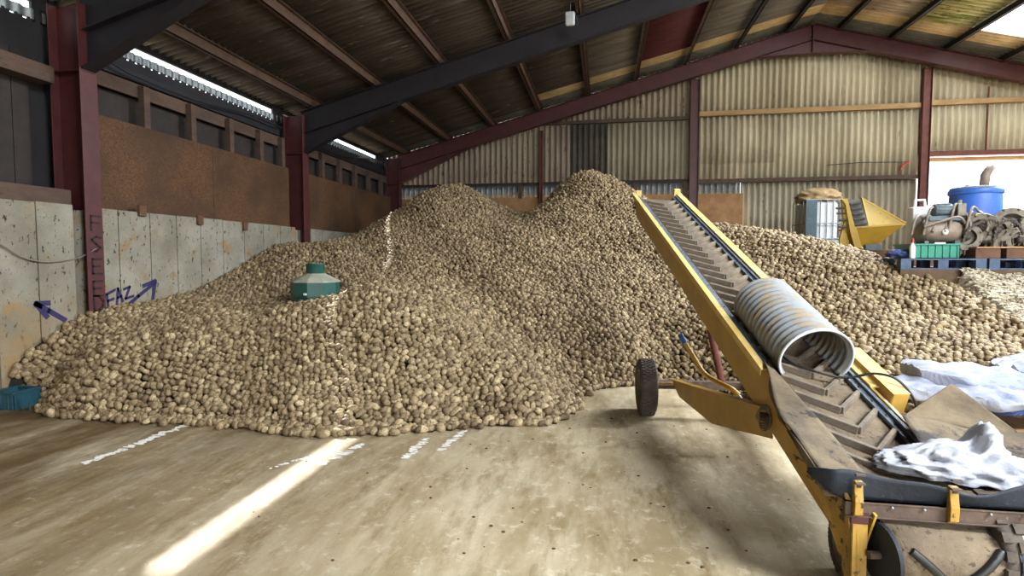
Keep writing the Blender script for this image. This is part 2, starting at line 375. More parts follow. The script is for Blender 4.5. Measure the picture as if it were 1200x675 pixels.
# rails on the gable
MB().b2((XL, YB-.16, 3.86), (2.55, YB-.04, 3.95)).build('gable_rail', 'purlin_dark', wb, bevel=.005)
MB().b2((2.6, YB-.16, 3.82), (8.72, YB-.04, 3.93)).build('gable_rail', 'timber', wb, bevel=.005)
MB().b2((-1.9, YB-.16, 5.70), (2.55, YB-.04, 5.80)).build('gable_rail', 'timber', wb, bevel=.005)
MB().b2((2.6, YB-.16, 5.78), (8.72, YB-.04, 5.92)).build('gable_rail', 'timber_pale', wb, bevel=.005)
MB().b2((8.9, YB-.16, 5.83), (XR, YB-.04, 5.97)).build('gable_rail', 'timber_pale', wb, bevel=.005)
MB().b2((8.9, YB-.18, 4.42), (14.2, YB-.02, 4.56)).build('door_lintel', 'rust_red', wb, bevel=.005)
MB().b2((8.9, YB+.04, 4.30), (14.2, YB+.10, 4.42)).build('door_track', 'verge_tan', wb, bevel=.005)
for x in (-2.6, -2.0, -.1, .95, 2.4): MB().b2((x-.06, YB-.16, 3.46), (x+.06, YB-.10, 3.88)).build('timber_stub', 'timber', wb, bevel=.004)
for x in (10.4, 11.9): MB().b2((x-.015, YB-.09, 4.5), (x+.015, YB-.05, 6.3)).build('hanging_rod', 'rust_red', wb)
# bit of bracing wire and small red hook near the post
MB().tube([(6.3, YB-.2, 4.25), (7.2, YB-.2, 4.3), (8.35, YB-.2, 4.28)], .012, 6).build('cable_on_rail', 'black', wb)
MB().tube([(8.2, YB-.2, 4.05), (8.27, YB-.2, 4.2), (8.42, YB-.2, 4.3)], .03, 6).build('red_hook', 'red_plastic', wb)

# ceiling: courses of corrugated sheets between purlins, each lapping the one below
PL = [-6.25, -4.83, -3.4, -1.95, -.5, .9, 2.3, 3.7, 5.05]; PR = [6.4, 7.7, 9.07, 10.45, 11.8, 13.15, 14.5, 15.8, 17.2]
ceil = MB().bar((XA, YF, RS(XA)+.05), (XA, YB, RS(XA)+.05), .5, .02).build('ceiling', 'verge_grey'); struct(ceil)
PC = .15
def course(x0, x1, y0, y1, mat, name='corrugated_roof_sheet', lift=0, amp=.036, kind=None, parent=ceil):
    n = int(round((y1-y0)/PC*8)); m = MB()
    lo, hi = (x0, x1) if RT(x0) < RT(x1) else (x1, x0)
    def f(u, v):
        y = y0+(y1-y0)*u; x = lo+(hi-lo)*v
        return Vector((x, y, RS(x)+.02+lift+(.035*(1-v))+amp*math.cos(2*pi*y/PC)))
    m.grid(f, n, 1); return m.build(name, mat, parent, solid=.006)
edgesL = [XL-.06]+PL+[XA+.02]; edgesR = [XA-.02]+PR+[XR+.1]
def variants(x0, x1, i, left):
    out = []
    if left:
        out.append((YF, 16.0, 'roof_grey' if i >= 5 else 'roof_sheet'))
        if i >= 4: out.append((16.0, 16.62, 'verge_tan')); out.append((16.62, YB, 'verge_grey'))
        else: out[0] = (YF, 16.9, 'roof_sheet'); out.append((16.9, YB, 'verge_grey'))
        if i == 6: out[0] = (YF, 11.3, 'roof_sheet'); out.append((11.3, 16.0, 'roof_maroon'))
    else:
        out.append((YF, 16.0, 'roof_moss_lit' if i >= 2 else 'roof_warm')); out.append((16.0, 16.62, 'verge_tan')); out.append((16.62, YB, 'verge_grey'))
    return out
for i, (a, b) in enumerate(zip(edgesL[:-1], edgesL[1:])):
    for y0, y1, mt in variants(a, b, i, True): course(a-(.12 if i else 0), b, y0, y1, mt)
nw = 0
mt_, nt_, b_ = newmat('translucent_rooflight')
tr = nt_.nodes.new('ShaderNodeBsdfTranslucent'); tr.inputs[0].default_value = (.85, .88, .86, 1)
tp = nt_.nodes.new('ShaderNodeBsdfTransparent'); tp.inputs[0].default_value = (.9, .93, .92, 1)
mx = nt_.nodes.new('ShaderNodeMixShader'); mx.inputs[0].default_value = .45
nt_.links.new(tr.outputs[0], mx.inputs[1]); nt_.links.new(tp.outputs[0], mx.inputs[2])
nt_.links.new(mx.outputs[0], nt_.nodes['Material Output'].inputs[0]); M['rooflight'] = mt_
for i, (a, b) in enumerate(zip(edgesR[:-1], edgesR[1:])):
    for y0, y1, mt in variants(a, b, i, False):
        if i == 3 and y0 == YF:
            course(a, b+.12, 5.05, 5.5, mt); course(a, b+.12, YF, -7.05, mt); struct(course(a, b+.1, -7.05, 5.05, 'rooflight', name='window_2', amp=.012, parent=None))  # unseen rooflight row, added to bring in light
            nw += 1; w = course(a, b+.1, 5.5, 16.0, 'rooflight', name='window_%d' % nw, amp=.012, parent=None); struct(w)
        elif i == 1 and y0 == YF:
            course(a, b+.12, YF, -5.45, mt); course(a, b+.12, 1.0, y1, mt)
            struct(course(a, b+.1, -5.45, 1.0, 'rooflight', name='window_3', amp=.012, parent=None))  # unseen rooflight near the ridge, added to light the elevator from above
        else: course(a, b+.12, y0, y1, mt)
for i, x in enumerate(PL+PR):
    nm = 'purlin' if x < XA else 'purlin_dark'
    h = .17; m = MB()
    # Z-section: web and two lips, lying along the shed
    m.b2((x-.012, YF, RT(x)+.0), (x+.012, YB, RT(x)+h)); m.b2((x-.075, YF, RT(x)), (x+.012, YB, RT(x)+.012)); m.b2((x-.012, YF, RT(x)+h-.012), (x+.075, YB, RT(x)+h))
    m.build('roof_purlin', 'purlin' if i < 5 else ('purlin_dark' if i > 6 else 'purlin'), ceil)
# steel portal frames
def ibar(m, a, b, d, w, plane_n, t=.014):
    """I section from a to b (its centre line), depth d across the portal plane, flanges w wide along plane_n"""
    a = Vector(a); b = Vector(b); n = Vector(plane_n); ax = (b-a).normalized(); dp = ax.cross(n).normalized()
    rot = Matrix((n, ax, dp)).transposed(); L = (b-a).length
    m.box((a+b)/2, (t, L, d-.002), rot)
    for s in (-1, 1): m.box((a+b)/2+dp*s*(d/2-t/2), (w, L, t), rot)
def portal(y, mcol, mraf, label, D=.42, dr=0):
    RT = lambda x: 8.07-dr-SL*abs(x-XA)
    t = thing('portal_frame', (-6.6, y, 0), label, 'steel frame')
    n = (0, 1, 0)
    m = MB(); ibar(m, (-6.62, y, 0), (-6.62, y, RT(-6.62)-.02), .44, .24, n)
    m.box((-6.62, y, RT(-6.4)-.9), (.44, .2, .014))
    col = m.build('column', mcol, t, bevel=.003)
    for sgn, nm in ((-1, 'rafter'), (1, 'rafter')):
        m = MB(); x0 = -6.42 if sgn < 0 else XR-.6; x1 = XA-.01*0
        ibar(m, (x0, y, RT(x0)-D/2), (x1, y, RT(x1)-D/2+.02), D, .2, n)
        m.build('rafter', mraf, t, bevel=.003)
    # haunches: deep tapered gusset under the rafter at the column and the apex
    m = MB(); m.prism([(-6.4, y-.006, RT(-6.4)-D), (-6.4, y-.006, RT(-6.4)-.88), (-4.3, y-.006, RT(-4.3)-D)], (0, .012, 0))
    m.bar((-6.4, y, RT(-6.4)-.88), (-4.2, y, RT(-4.2)-D-.01), .2, .014, (0, 0, 1)); m.build('haunch', mraf, t, bevel=.003)
    m = MB()
    for s in (-1, 1):
        m.prism([(XA, y-.006, RT(XA)-D), (XA, y-.006, RT(XA)-D-.35), (XA+s*1.4, y-.006, RT(XA+1.4)-D)], (0, .012, 0))
        m.bar((XA, y, RT(XA)-D-.35), (XA+s*1.4, y, RT(XA+1.4)-D), .2, .014)
    m.b2((XA-.012, y-.1, RT(XA)-D-.36), (XA+.012, y+.1, RT(XA)))
    m.build('apex_gusset', mraf, t, bevel=.003)
    m = MB(); ibar(m, (XR-.3, y, 0), (XR-.3, y, RT(XR-.3)-.02), .44, .24, n); m.build('column', mcol, t, bevel=.003)
    return t, col
def rib(m, pts, w, nrm, th=.004):
    """flat painted stroke through pts, lying on a surface with normal nrm"""
    nrm = Vector(nrm)
    for a, b in zip(pts[:-1], pts[1:]):
        a = Vector(a); b = Vector(b); d = (b-a)
        if d.length < 1e-5: continue
        e = d.normalized()*(w*.35); s = d.cross(nrm).normalized()*w/2
        m.prism([a-e-s, b+e-s, b+e+s, a-e+s], nrm*th)
F1, col1 = portal(6.14, 'red_steel', 'dark_steel', 'steel portal frame with dark rafter, its red column lettered vertically beside the white wall')
portal(11.3, 'red_steel', 'dark_steel', 'steel portal frame with red column between the two chipboard linings', .46, .08)
portal(17.0, 'red_steel', 'red_steel', 'dark red steel portal frame set against the corrugated gable wall')
# letters painted down the flange of the first column
m = MB(); gx = -6.395
def LZ(pts, zc, s=.075, w=.022):
    rib(m, [(gx, 6.15+p[0]*s, zc+p[1]*s*1.25) for p in pts], w, (1, 0, 0))
zs = [onX(113, y, gx).z for y in (262, 286, 312, 338, 355)]
LZ([(-.8, -1), (-.8, 1), (1, 1)], zs[0]); LZ([(-.8, .1), (.6, .1)], zs[0])
LZ([(.9, .9), (0, 1), (-.8, .6), (0, 0), (.8, -.5), (0, -1), (-.9, -.8)], zs[1])
for z in (zs[2], zs[3]):
    LZ([(.9, 1), (-.8, 1), (-.8, -1), (.9, -1)], z); LZ([(-.8, 0), (.6, 0)], z)
LZ([(-.8, -1), (-.8, 1), (.2, .9), (.9, .2), (.8, -.5), (.1, -1), (-.8, -1)], zs[4])
m.build('painted_letters', 'paint_black', col1)
# FAZ and arrows on the white wall
m = MB(); gx = -6.499
def W(pts, w=.035): rib(m, [onX(u, v, gx) for u, v in pts], w, (1, 0, 0))
W([(127, 361), (125, 345), (134, 340)]); W([(126, 353), (133, 350)])
W([(137, 357), (138, 338), (144, 353)]); W([(137.5, 349), (142, 347)])
W([(145, 339), (152, 336), (147, 350), (156, 347)])
W([(147, 360), (162, 347), (182, 331)], .05); W([(168, 335), (182, 329), (179, 350)], .055)
m.build('spray_painted_letters', 'paint_navy', wall_left)
m = MB()
W([(42, 356), (57, 364), (76, 375)], .06); W([(57, 355), (42, 356), (55, 371)], .06)
m.build('spray_painted_arrow', 'paint_navy', wall_left)
# small brown tabs on top of the wall panels
for u, v in ((233, 257), (286, 264), (165, 246), (408, 279)):
    p = onX(u, v, -6.5); MB().b2((p.x-.01, p.y-.06, p.z-.09), (p.x+.04, p.y+.06, p.z+.06)).build('metal_tab', 'wood_dark', wall_left, bevel=.004)
# rows of gable posts
def post(x, z0, z1, w, mat, label):
    m = MB(); ibar(m, (x, YB-.2, z0), (x, YB-.2, z1), w, .14, (0, 1, 0)); o = m.build('gable_post', mat, bevel=.003); return tag(o, label, 'steel post')
post(-1.93, 0, RT(-1.93)-.5, .1, 'rust_red', 'thin red steel post at the gable beyond the potato peaks')
post(2.62, 0, RT(2.62)-.4, .26, 'red_steel', 'dark red steel post on the gable behind the raised end of the elevator')
post(8.8, 0, RT(8.8)-.4, .22, 'rust_red', 'brownish red steel post beside the bright doorway')
# lamp on the purlin, with cord
lp = PT(668, 22, 10.2)
t = thing('flood_light', lp, 'small grey flood light hanging under the roof beside the middle rafter', 'lamp')
MB().box(lp, (.17, .09, .24)).build('lamp_body', 'lamp_glass', t, bevel=.03)
MB().tube([lp+Vector((0, 0, .1)), lp+Vector((0, 0, .26))], .012, 6).build('bracket', 'black', t)
MB().tube([lp+Vector((.08, 0, .1)), lp+Vector((.12, 0, .0)), lp+Vector((.14, 0, -.12))], .01, 6).build('cord', 'black', t)
t.location.z += 0
# cables
def cable(name, pts, r, mat, label, cat='cable'):
    return tag(MB().tube(pts, r, 8).build(name, mat), label, cat)
def smooth(pts, n=8):
    pts = [Vector(p) for p in pts]; out = []
    P = [pts[0]*2-pts[1]]+pts+[pts[-1]*2-pts[-2]]
    for i in range(1, len(P)-2):
        for k in range(n):
            t = k/n; a, b, c_, d = P[i-1:i+3]
            out.append(.5*((2*b)+(c_-a)*t+(2*a-5*b+4*c_-d)*t*t+(3*b-a-3*c_+d)*t**3))
    return out+[pts[-1]]
cable('wall_cable', smooth([onX(u, v, -6.47) for u, v in ((-40, 268), (0, 286), (28, 302), (58, 307), (92, 302))]+[onX(113, 291, -6.37)]), .008, 'hose', 'thin brown cable sagging across the white wall to the lettered column')
cable('eaves_cable', smooth([onX(u, v, -6.74) for u, v in ((128, 72), (160, 90), (230, 118), (290, 134), (330, 150))]), .014, 'black', 'black cable sagging under the eaves between the lettered column and the next column')
cable('eaves_cable', smooth([onX(u, v, -6.74) for u, v in ((377, 172), (400, 182), (430, 186), (455, 190))]), .012, 'black', 'black cable looping under the eaves close to the gable corner')

# ------------------------------------------------------------------ potato heap
ctrl = []
def cp(u, v, y): p = PT(u, v, y); ctrl.append((p.x, p.y, p.z))
def cf(u, v): p = onZ(u, v, 0); ctrl.append((p.x, p.y, 0)); base.append((p.x, p.y))
base = []
for u, v in ((12, 472), (50, 484), (100, 490), (200, 496), (300, 503), (430, 508), (520, 503), (600, 497), (655, 491), (676, 478), (682, 462), (720, 454), (790, 450), (840, 458), (885, 478)): cf(u, v)
for x, y in ((2.2, 5.0), (3, 4.5), (4.5, 4.3), (6, 4.4)): ctrl.append((x, y, 0)); base.append((x, y))
for x, y in base: ctrl.append((x+(.3 if -.6 < x < .6 else 0), y-.9, -.45))
for x, y, z in ((-6.5, 5.12, .38), (-6.5, 5.3, .58), (-6.5, 5.5, .72), (-6.5, 6.06, .88), (-6.5, 6.6, .93), (-6.5, 7.47, .98), (-6.5, 8.2, 1.14), (-6.5, 8.9, 1.4), (-6.5, 9.6, 1.66), (-6.5, 11.46, 1.84), (-6.5, 13, 1.85), (-6.5, 16.5, 1.9),
                (-7.3, 5.6, .7), (-7.3, 8, 1.1), (-7.3, 11, 1.9)): ctrl.append((x, y, z))
for a in ((430, 430, 5.85), (300, 430, 5.95), (200, 420, 6.1), (100, 430, 5.95), (560, 430, 6.0), (615, 435, 6.1), (650, 452, 6.1),
          (450, 345, 7.0), (520, 368, 6.9), (390, 358, 6.9), (300, 375, 6.8), (200, 378, 7.0), (370, 352, 8.0), (450, 330, 8.6), (250, 350, 8.6),
          (430, 300, 10.5), (350, 303, 10.2), (450, 290, 11), (535, 218, 14), (480, 250, 12.6), (600, 258, 12.6), (690, 200, 13), (645, 232, 12.8), (738, 224, 12.8),
          (600, 251, 13.4), (618, 255, 13.3), (575, 236, 13.6), (715, 209, 13), (660, 214, 13), (550, 221, 14), (508, 222, 13.6), (420, 277, 12.3), (400, 285, 11.4), (650, 300, 9.8), (560, 300, 10), (600, 350, 8.2), (700, 350, 8.2), (650, 400, 7.25), (720, 400, 7.35), (520, 335, 9), (565, 385, 7.3), (640, 428, 6.75),
          (780, 300, 9.8), (800, 350, 8.5), (780, 400, 7.6), (840, 425, 6.9),
          (850, 268, 10.2), (900, 273, 9.6), (960, 281, 8.9), (1000, 294, 8.3), (1040, 310, 7.6), (1110, 338, 6.9), (1170, 372, 6.2), (1200, 393, 5.8), (950, 350, 7.3), (1000, 400, 6.1), (1100, 395, 5.9), (1180, 420, 5.3), (950, 400, 6.6)): cp(*a)
for x, y, z in ((4, 10, 1.6), (5, 9.5, 1.2), (7, 8.2, 1.1), (8, 6, .9), (3, 12, 1.8), (3, 15, 1.7), (5.5, 13, 1.3), (1, 16.5, 2.1), (-.5, 16.5, 2.3), (-4, 16.8, 2.3), (.7, 14.5, 2.75), (2.2, 12, 2.1), (-2.4, 15.5, 2.0), (-1.4, 15.2, 2.3)): ctrl.append((x, y, z))
ctrl = np.array(ctrl)
def tps_k(r2): return .5*r2*np.log(r2+1e-9)
def tps_fit(P, lam=.003):
    n = len(P); d = P[:, None, :2]-P[None, :, :2]; K = tps_k((d**2).sum(-1))+lam*np.eye(n)
    Q = np.hstack([np.ones((n, 1)), P[:, :2]]); A = np.zeros((n+3, n+3)); A[:n, :n] = K; A[:n, n:] = Q; A[n:, :n] = Q.T
    return np.linalg.solve(A, np.concatenate([P[:, 2], np.zeros(3)]))
_w = tps_fit(ctrl)
def height(x, y):
    x = np.asarray(x, float); y = np.asarray(y, float); sh = x.shape; q = np.stack([x.ravel(), y.ravel()], 1); out = np.empty(len(q))
    for i in range(0, len(q), 4000):
        b = q[i:i+4000]; d2 = ((b[:, None]-ctrl[None, :, :2])**2).sum(-1)
        out[i:i+4000] = tps_k(d2) @ _w[:-3]+_w[-3]+b @ _w[-2:]
    return out.reshape(sh)
bh = height(np.array([-4.0, 0]), np.array([7., 9.]))
BUMPY = lambda x, y: .035*np.sin(x*2.3+np.sin(y*1.7)*1.3)*np.sin(y*2.1+x*.7)+.02*np.sin(x*5.1+y*3.3)
def H(x, y): return height(x, y)+BUMPY(x, y)
# plateau for pallets takes over beyond the heap's crest on that side
PLX, PLY, PLZ = 3.75, 7.85, 1.48
# potato shapes
def potato_shape(seg, ring, k):
    r = np.random.default_rng(100+k); vs = [(0, 0, 1)]
    for j in range(1, ring):
        th = pi*j/ring
        for i in range(seg):
            ph = 2*pi*i/seg; vs.append((math.sin(th)*math.cos(ph), math.sin(th)*math.sin(ph), math.cos(th)))
    vs.append((0, 0, -1)); v = np.array(vs)
    fs = [(0, 1+i, 1+(i+1) % seg) for i in range(seg)]
    for j in range(ring-2):
        a = 1+j*seg; fs += [(a+i, a+seg+i, a+seg+(i+1) % seg, a+(i+1) % seg) for i in range(seg)]
    a = 1+(ring-2)*seg; n = len(v)-1; fs += [(a+i, n, a+(i+1) % seg) for i in range(seg)]
    L = r.uniform(1.02, 1.34); W_ = r.uniform(.88, 1.05); T = r.uniform(.8, .98)
    bend = r.uniform(-.18, .18); kn = r.normal(0, 1, 6)*.045
    o = v.copy(); o[:, 0] += 0
    rad = 1+kn[0]*v[:, 0]*v[:, 1]*2+kn[1]*v[:, 0]**2*1.5+kn[2]*v[:, 1]*v[:, 2]*2+kn[3]*np.sin(3*v[:, 0]+k)+kn[4]*v[:, 0]**3
    o *= rad[:, None]; o *= np.array([L, W_, T]); o[:, 2] += bend*(o[:, 0]**2-.5); return o*.0345, fs
def rotmats(n):
    q = rng.normal(size=(n, 4)); q[:, 1:3] *= .8; q /= np.linalg.norm(q, axis=1)[:, None]; w, x, y, z = q.T
    return np.stack([1-2*(y*y+z*z), 2*(x*y-z*w), 2*(x*z+y*w), 2*(x*y+z*w), 1-2*(x*x+z*z), 2*(y*z-x*w), 2*(x*z-y*w), 2*(y*z+x*w), 1-2*(x*x+y*y)], 1).reshape(-1, 3, 3)
def scatter():
    pts = []
    sp = .0655
    xs = np.arange(-6.47, 7.6, sp); ysr = np.arange(4.3, 17.3, sp*.87)
    X, Y_ = np.meshgrid(xs, ysr); X[1::2] += sp/2
    X = X.ravel(); Y_ = Y_.ravel()
    h = H(X, Y_); keep = (h > -.02)
    X = X[keep]; Y_ = Y_[keep]
    e = .05; h = H(X, Y_); hx = (H(X+e, Y_)-h)/e; hy = (H(X, Y_+e)-h)/e
    n = np.stack([-hx, -hy, np.ones_like(h)], 1); n /= np.linalg.norm(n, axis=1)[:, None]
    P = np.stack([X, Y_, h], 1); view = np.array([0.3, -.6, 1.9])-P; vd = view/np.linalg.norm(view, axis=1)[:, None]
    facing = (n*vd).sum(1)
    ok = facing > -.22
    # far crest: thin out what lies well behind the ridges; under the platform nothing is needed
    ok &= ~((X > PLX+.25) & (Y_ > PLY+.25)); ok &= X > -6.46; ok &= ~((X > 6.1) & (Y_ < 7))
    ok &= ~((Y_ > 15.2)); ok &= ~(X > 4.52+.12*np.sin(Y_*5)) | (Y_ < 6.0)
    P = P[ok]; n = n[ok]
    for rep in range(3):
        st = n[:, 2] < (.74, .6, .48)[rep]
        E_ = P[st].copy(); E_[:, :2] += rng.uniform(-.5, .5, (len(E_), 2))*sp; E_[:, 0] = np.maximum(E_[:, 0], -6.46); E_[:, 2] = H(E_[:, 0], E_[:, 1]); g_ = E_[:, 2] > 0
        P = np.vstack([P, E_[g_]]); n = np.vstack([n, n[st][g_]])
    P[:, :2] += rng.normal(0, .010, (len(P), 2))
    P += n*(rng.uniform(-.012, .02, len(P)))[:, None]
    under = np.linalg.norm(P-np.array([0, 0, 1.6]), axis=1) < 9.5; UN = P[under]-n[under]*.042; UN[:, 0] += sp/2; UN = UN[rng.random(len(UN)) < .8]
    # a few riding on top
    extra = rng.random(len(P)) < .08
    Q = P[extra]+n[extra]*.03; P = np.vstack([P, Q, UN])
    # loose ones at the foot
    foot = []
    bs = np.array(base)
    for x, y in base:
        for k in range(16): foot.append((x+rng.normal(0, .35), y-abs(rng.normal(0, .045))+rng.normal(0, .03), .03))
    p = onZ(441, 513, 0); foot.append((p.x, p.y, .028))
    foot = np.array(foot); hf = H(foot[:, 0], foot[:, 1]); foot = foot[(hf < .03) & (hf > -.07)]
    P = np.vstack([P, foot]); P[:, 2] = np.maximum(P[:, 2], .028)
    return P
PP = scatter()
fv = np.array(_F); rv = np.array(_R); uv = np.array(_U)
def project(P):
    d = P-np.array(EYE); k = d @ fv; return 600+FOC*(d @ rv)/k, 337.5-FOC*(d @ uv)/k, k
u_, v_, k_ = project(PP)
inview = (u_ > 3) & (u_ < 1197) & (v_ < 672) & (k_ > .5) & (u_ < 690)
dist = np.linalg.norm(PP-np.array(EYE), axis=1)
topmost = PP[:, 2] >= H(PP[:, 0], PP[:, 1])-.004
order = np.argsort(np.where(inview & topmost, dist, 1e9))
near = order[:300]; rest = np.setdiff1d(np.arange(len(PP)), near)
# drop those the elevator/heap hides far outside the frame
rest = rest[(u_[rest] > -90) & (u_[rest] < 1330)]
print('potatoes', len(PP), 'kept', len(rest)+300)
shapes_n = [potato_shape(12, 8, k) for k in range(10)]
shapes_f = [potato_shape(8, 6, k) for k in range(10)]
def mass(idx):
    VS = []; FL = []; FC = []; TN = []; off = 0
    kk = rng.integers(0, 10, len(idx)); far = dist[idx] > 9
    for shapes, mask in ((shapes_n, ~far), (shapes_f, far)):
        for k in range(10):
            sel = idx[mask & (kk == k)]
            if not len(sel): continue
            v, fs = shapes[k]; R = rotmats(len(sel)); s = rng.normal(1, .13, len(sel)).clip(.7, 1.4)
            vv = np.einsum('nij,vj->nvi', R, v)*s[:, None, None]
            # lie roughly flat
            vv += PP[sel][:, None, :]
            VS.append(vv.reshape(-1, 3)); nv = len(v)
            flat = np.array([i for f in fs for i in f]); cnt = np.array([len(f) for f in fs])
            base_i = off+np.arange(len(sel))*nv
            FL.append((flat[None]+base_i[:, None]).ravel()); FC.append(np.tile(cnt, len(sel)))
            # colour of the lot: yellower where freshly dug lobe, greyer on the big slope; each its own tone
            tone = rng.beta(2.2, 2.0, len(sel)); x = PP[sel][:, 0]; y = PP[sel][:, 1]
            tone = (tone+.10*((y < 7.2) & (x < 0.1))+.05*(x > 2)).clip(0, 1)
            TN.append(np.repeat(tone, nv)); off += nv*len(sel)
    return np.concatenate(VS), np.concatenate(FL), np.concatenate(FC), np.concatenate(TN)
VS, FLT, FC, TN = mass(rest)
# dark mound inside so no gaps show the floor
gx_, gy_ = np.meshgrid(np.linspace(-6.49, 7.6, 180), np.linspace(4.3, 17.35, 180), indexing='ij')
gz = H(gx_, gy_)-.055; gz = np.where((gx_ > PLX) & (gy_ > PLY), np.minimum(gz, PLZ-.06), gz); gv = np.stack([gx_.ravel(), gy_.ravel(), gz.ravel()], 1)
q = []
for i in range(179):
    j = np.arange(179); a = i*180+j; q.append(np.stack([a, a+180, a+181, a+1], 1))
q = np.concatenate(q); ok = (gv[q][:, :, 2].max(1) > -.04); q = q[ok]
gv[:, 2] = np.maximum(gv[:, 2], .002)
nV = len(VS); VS2 = np.vstack([VS, gv]); FL2 = np.concatenate([FLT, (q+nV).ravel()]); FC2 = np.concatenate([FC, np.full(len(q), 4)])
me = bpy.data.meshes.new('potato_heap'); me.vertices.add(len(VS2)); me.vertices.foreach_set('co', VS2.astype('f').ravel())
me.loops.add(len(FL2)); me.loops.foreach_set('vertex_index', FL2.astype('i')); me.polygons.add(len(FC2))
st = np.concatenate([[0], np.cumsum(FC2)[:-1]]); me.polygons.foreach_set('loop_start', st.astype('i'))
me.materials.append(M['potato']); me.materials.append(M['mound'])
mi = np.zeros(len(FC2), 'i'); mi[len(FC):] = 1; me.polygons.foreach_set('material_index', mi)
me.update(calc_edges=True)
me.polygons.foreach_set('use_smooth', np.ones(len(FC2), bool))
at = me.attributes.new('tone', 'FLOAT', 'POINT'); at.data.foreach_set('value', np.concatenate([TN, np.zeros(len(gv))]).astype('f'))
me.validate()
heap = bpy.data.objects.new('potato_heap', me); C.objects.link(heap)
tag(heap, 'great heap of earthy potatoes piled in peaks across the shed floor', 'potatoes', kind='stuff')
# the 300 that show largest, each its own
pm = []
for k in range(10):
    v, fs = potato_shape(16, 12, k); me = bpy.data.meshes.new('potato'); me.from_pydata([tuple(a) for a in v], [], fs)
    me.polygons.foreach_set('use_smooth', [True]*len(fs)); me.materials.append(M['potato_one']); pm.append(me)
proto = bpy.data.objects.new('potato', pm[0])
tag(proto, 'earthy brown potato lying loose in the front foot of the big heap', 'potato', 'potatoes along the front foot of the big heap')
for n, i in enumerate(near):
    o = proto if n == 0 else proto.copy(); o.data = pm[n % 10]; C.objects.link(o)
    s = max(.75, min(1.45, random.gauss(1.06, .16))); o.scale = (s, s, s); o.location = PP[i]
    o.rotation_euler = (random.uniform(-.6, .6), random.uniform(-.6, .6), random.uniform(0, 6.28))

# ------------------------------------------------------------------ green pedestal fan cap in the heap
gp = PT(370, 353, 8.0)
t = thing('ventilator_pedestal', gp, 'octagonal green ventilator pedestal with short neck half buried in the potato heap', 'ventilator')
def octa(prof, name, mat, par=t, seg=8, z0=gp):
    m = MB(); m.lathe(prof, seg, Matrix.Translation(z0) @ Matrix.Rotation(pi/8+.1, 4, 'Z'), smooth=seg > 12); return m.build(name, mat, par)
octa([(.33, -.35), (.33, 0.02), (.335, .03), (.335, .05), (.315, .055), (.315, .07), (.335, .075), (.335, .28), (.30, .285)], 'body', 'green_plastic', seg=10)
octa([(.345, .275), (.345, .29), (.13, .40), (.125, .40)], 'sloping_top', 'green_pale', seg=10)
octa([(.12, .39), (.125, .40), (.125, .52), (.13, .525), (.13, .54), (.115, .54), (.11, .45), (0, .45)], 'neck', 'green_plastic', seg=24)
lb = gp+Vector((.03, -.34, .12)); MB().box(lb, (.045, .02, .03)).build('label_sticker', 'white_plastic', t, bevel=.004)

# blue crate at the foot of the white wall
bx = onZ(12, 472, 0); bx = Vector((-6.24, 4.96, 0))
t = thing('crate', bx, 'dull blue plastic crate at the foot of the white wall beside the heap', 'crate')
m = MB(); L_, W_, Hh = .28, .28, .19
m.b2((bx.x-L_/2, bx.y-W_/2, .0), (bx.x+L_/2, bx.y+W_/2, .02))
for s in (-1, 1):
    m.b2((bx.x-L_/2, bx.y+s*W_/2-.008, 0), (bx.x+L_/2, bx.y+s*W_/2+.008, Hh)); m.b2((bx.x+s*L_/2-.008, bx.y-W_/2, 0), (bx.x+s*L_/2+.008, bx.y+W_/2, Hh))
for k in range(6):
    x = bx.x-L_/2+.05+k*.09; m.b2((x-.006, bx.y-W_/2-.016, .01), (x+.006, bx.y-W_/2-.006, Hh-.02))
m.build('crate_body', 'teal_dark', t, bevel=.003)
m = MB()
for s in (-1, 1): m.b2((bx.x-L_/2-.015, bx.y+s*W_/2-.018, Hh-.02), (bx.x+L_/2+.015, bx.y+s*W_/2+.018, Hh)); m.b2((bx.x+s*L_/2-.018, bx.y-W_/2, Hh-.02), (bx.x+s*L_/2+.018, bx.y+W_/2, Hh))
m.build('rim', 'teal_dark', t, bevel=.003)

# ------------------------------------------------------------------ potato elevator
T1 = PT(1027, 534, 2.88); T2 = PT(770, 234, 7.6)
ax = (T2-T1); LEN = ax.length; ax.normalize(); sd = ax.cross(Vector((0, 0, 1))).normalized(); nm = sd.cross(ax).normalized()
def E(s, t, n): return T1+ax*s+sd*t+nm*n
RE = Matrix((ax, sd, nm)).transposed()
def ebox(m, s0, s1, t0, t1, n0, n1):
    return m.box(E((s0+s1)/2, (t0+t1)/2, (n0+n1)/2), (abs(s1-s0), abs(t1-t0), abs(n1-n0)), RE)
el = thing('potato_elevator', (T1.x, T1.y, 0), 'long yellow inclined potato elevator with chevron belt, rising from the hopper to the heap', 'conveyor')
TAIL = -.52; HW = .27
# side panels
for s, mt in ((-1, 'yellow'), (1, 'yellow')):
    m = MB(); t0 = s*HW
    pts = [E(-.45, t0, .05), E(LEN+.12, t0, .055), E(LEN+.12, t0, -.06), E(LEN-.1, t0, -.2), E(.1, t0, -.27), E(-.45, t0, -.27)]
    m.prism(pts, sd*(.012*s)); o = m.build('side_panel', mt, el, bevel=.002)
    m = MB(); w = .045 if s < 0 else .07
    ebox(m, .74 if s < 0 else .55, LEN+.13, t0, t0+s*w, .045, .06); ebox(m, .74 if s < 0 else .55, LEN+.13, t0+s*w-.004, t0+s*w+.004, .01, .06)
    f = m.build('top_flange', 'yellow_lit_dusty', el, bevel=.003)
